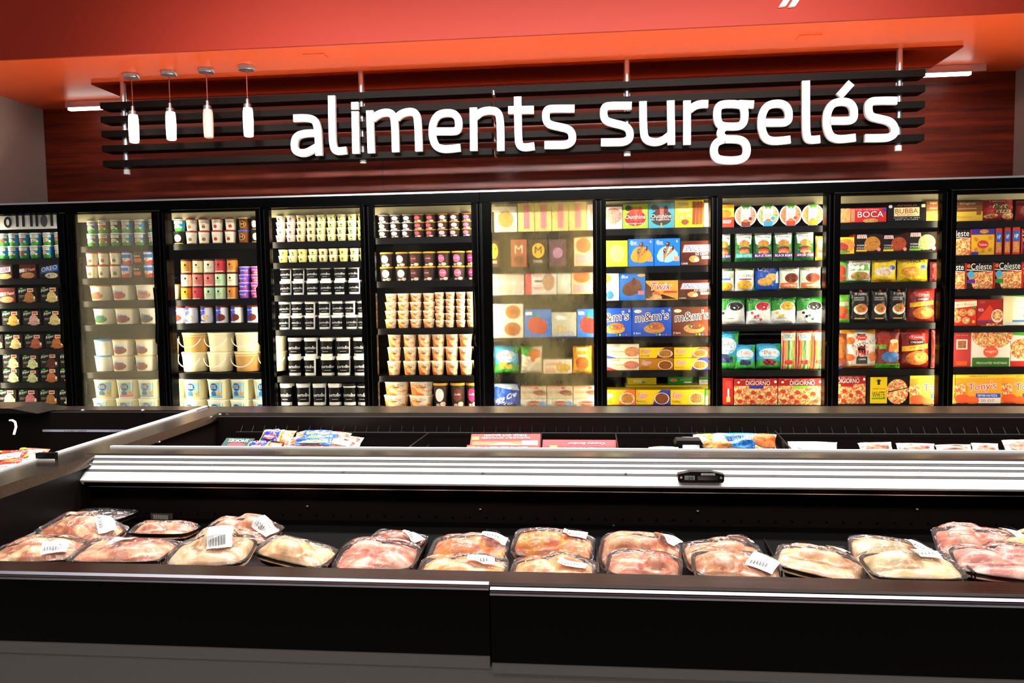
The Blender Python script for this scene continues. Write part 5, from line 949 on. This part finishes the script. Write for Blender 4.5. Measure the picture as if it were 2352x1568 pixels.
fitem('frozen_food_bag',K('G','f0d8b8','d0a070',[p([(.15,.9),(.7,1),(.65,.1),(.3,.2)],'2a78c8'),t(.45,.6,.4,.2,'OVEN READY','fff','i'),e(.85,.6,.25,.35,'c86a30',1),e(.1,.3,.2,.2,'d89050',1)]),1635,1785,996,1042,2.92,'white and blue bag with fried orange food picture','bag',35,-6)
fitem('frozen_food_bag',K('G','f2eef0','d8d0d0',[]),1568,1612,1004,1036,3.1,'small pale bag behind the white green one','bag',35,0)
for n,(x0,x1,yt,Y,c,lab) in enumerate(((1812,1925,1015,2.95,'f2f2e8','smooth white mound shaped bag right of the wire basket'),(1975,2058,1016,2.95,'e8c4b8','pale pink bag pointed at top, right of the white mound'),(2062,2150,1018,3.0,'e4b8b8','pink bag with a red tie'),(2152,2238,1021,3.0,'dcb0a8','flat pinkish bag right of the red tied one'),(2236,2296,1018,3.0,'e8ccc8','pale crumpled bag, second from the right edge'),(2310,2380,1010,3.05,'dcb8b8','pinkish clear bag at the right edge of the far well'))):
    fitem('frozen_food_bag',K('G',c,c,[e(.5,.5,.35,.3,'d89888' if n else c,1 if n else 3)]+([r(.6,.5,.8,.7,'d83038')] if n==2 else [])),x0,x1,yt,1044,Y,lab,'bag',35,(-6,8,-4,3,-8,5)[n])
fitem('frozen_food_bag',K('G','f0e0c0','e8a848',[r(.1,.1,.5,.8,'f0a838')]),1490,1560,1027,1042,2.8,'orange and white bag edge left of the black label holder','bag',45,0)
for (xa,ya),(xb,yb),Y0,Y1,lab in (((1620,1036),(1600,992),2.7,3.18,'black wire divider left of the white green bag'),((1822,1036),(1780,990),2.7,3.18,'black wire divider right of the fried food bag'),((930,1034),(985,994),2.7,3.18,'black divider in the empty part of the far well'),((1240,1034),(1244,994),2.7,3.18,'black divider between the two red boxes'),((1420,1034),(1414,994),2.7,3.18,'black divider right of the script lettered red box')):
    a,b_=UY(xa,ya,Y0),UY(xb,yb,Y1); wdiv(a.x,a.y,a.z,b_.y,b_.z,lab,14,.05,b_.x)
q=UY(1585,1030,2.52); hd=one('label_holder',BLK,lambda b:b.prism([(-.045,-.006),(.045,-.006),(.038,.008),(-.038,.008)],'y',-.01,.05)); hd.location=(q.x,q.y+.03,.915); tag(hd,'black label holder clipped on the centre rail, seen from behind','label holder')
# left freezer contents
for n,(x0,x1,yt,yb,Y,c,lab,rz) in enumerate(((-30,45,1035,1075,2.5,'d8382c','red and white bag in the left end freezer, nearest the picture edge',10),(20,100,1030,1062,2.6,'e86a50','red bag with yellow corner in the left end freezer, back',-10),(-40,40,1062,1100,2.25,'c83028','red bag lowest in the left end freezer',5),(35,92,1045,1078,2.35,'f0c8b0','pale bag beside the black price holder in the left end freezer',-5))):
    fitem('frozen_food_bag',K('G',c,'e8e0d8',[p([(.1,.2),(.9,.5),(.9,.8),(.1,.6)],'f4f0e8'),t(.5,.5,.6,.14,'pizza','d83a30','i'),e(.7,.25,.25,.15,'d8a060',1),e(.2,.8,.15,.1,'9ac838')]),x0,x1,yt,yb,Y,lab,'bag',45,rz)
q=UY(108,1046,2.3); ph=one('price_holder',[BLK,mat('pale_card','d8d0c8',.5)],lambda b:(b.prism([(-.03,-.012),(.03,-.004),(.03,.01),(-.03,.004)],'z',-.02,.01),b.box((-.03,-.016,-.02),(.035,-.0125,-.008),mi=1))); ph.location=(q.x,q.y,q.z); tag(ph,'black price holder on the slanting steel rail at left','price holder')
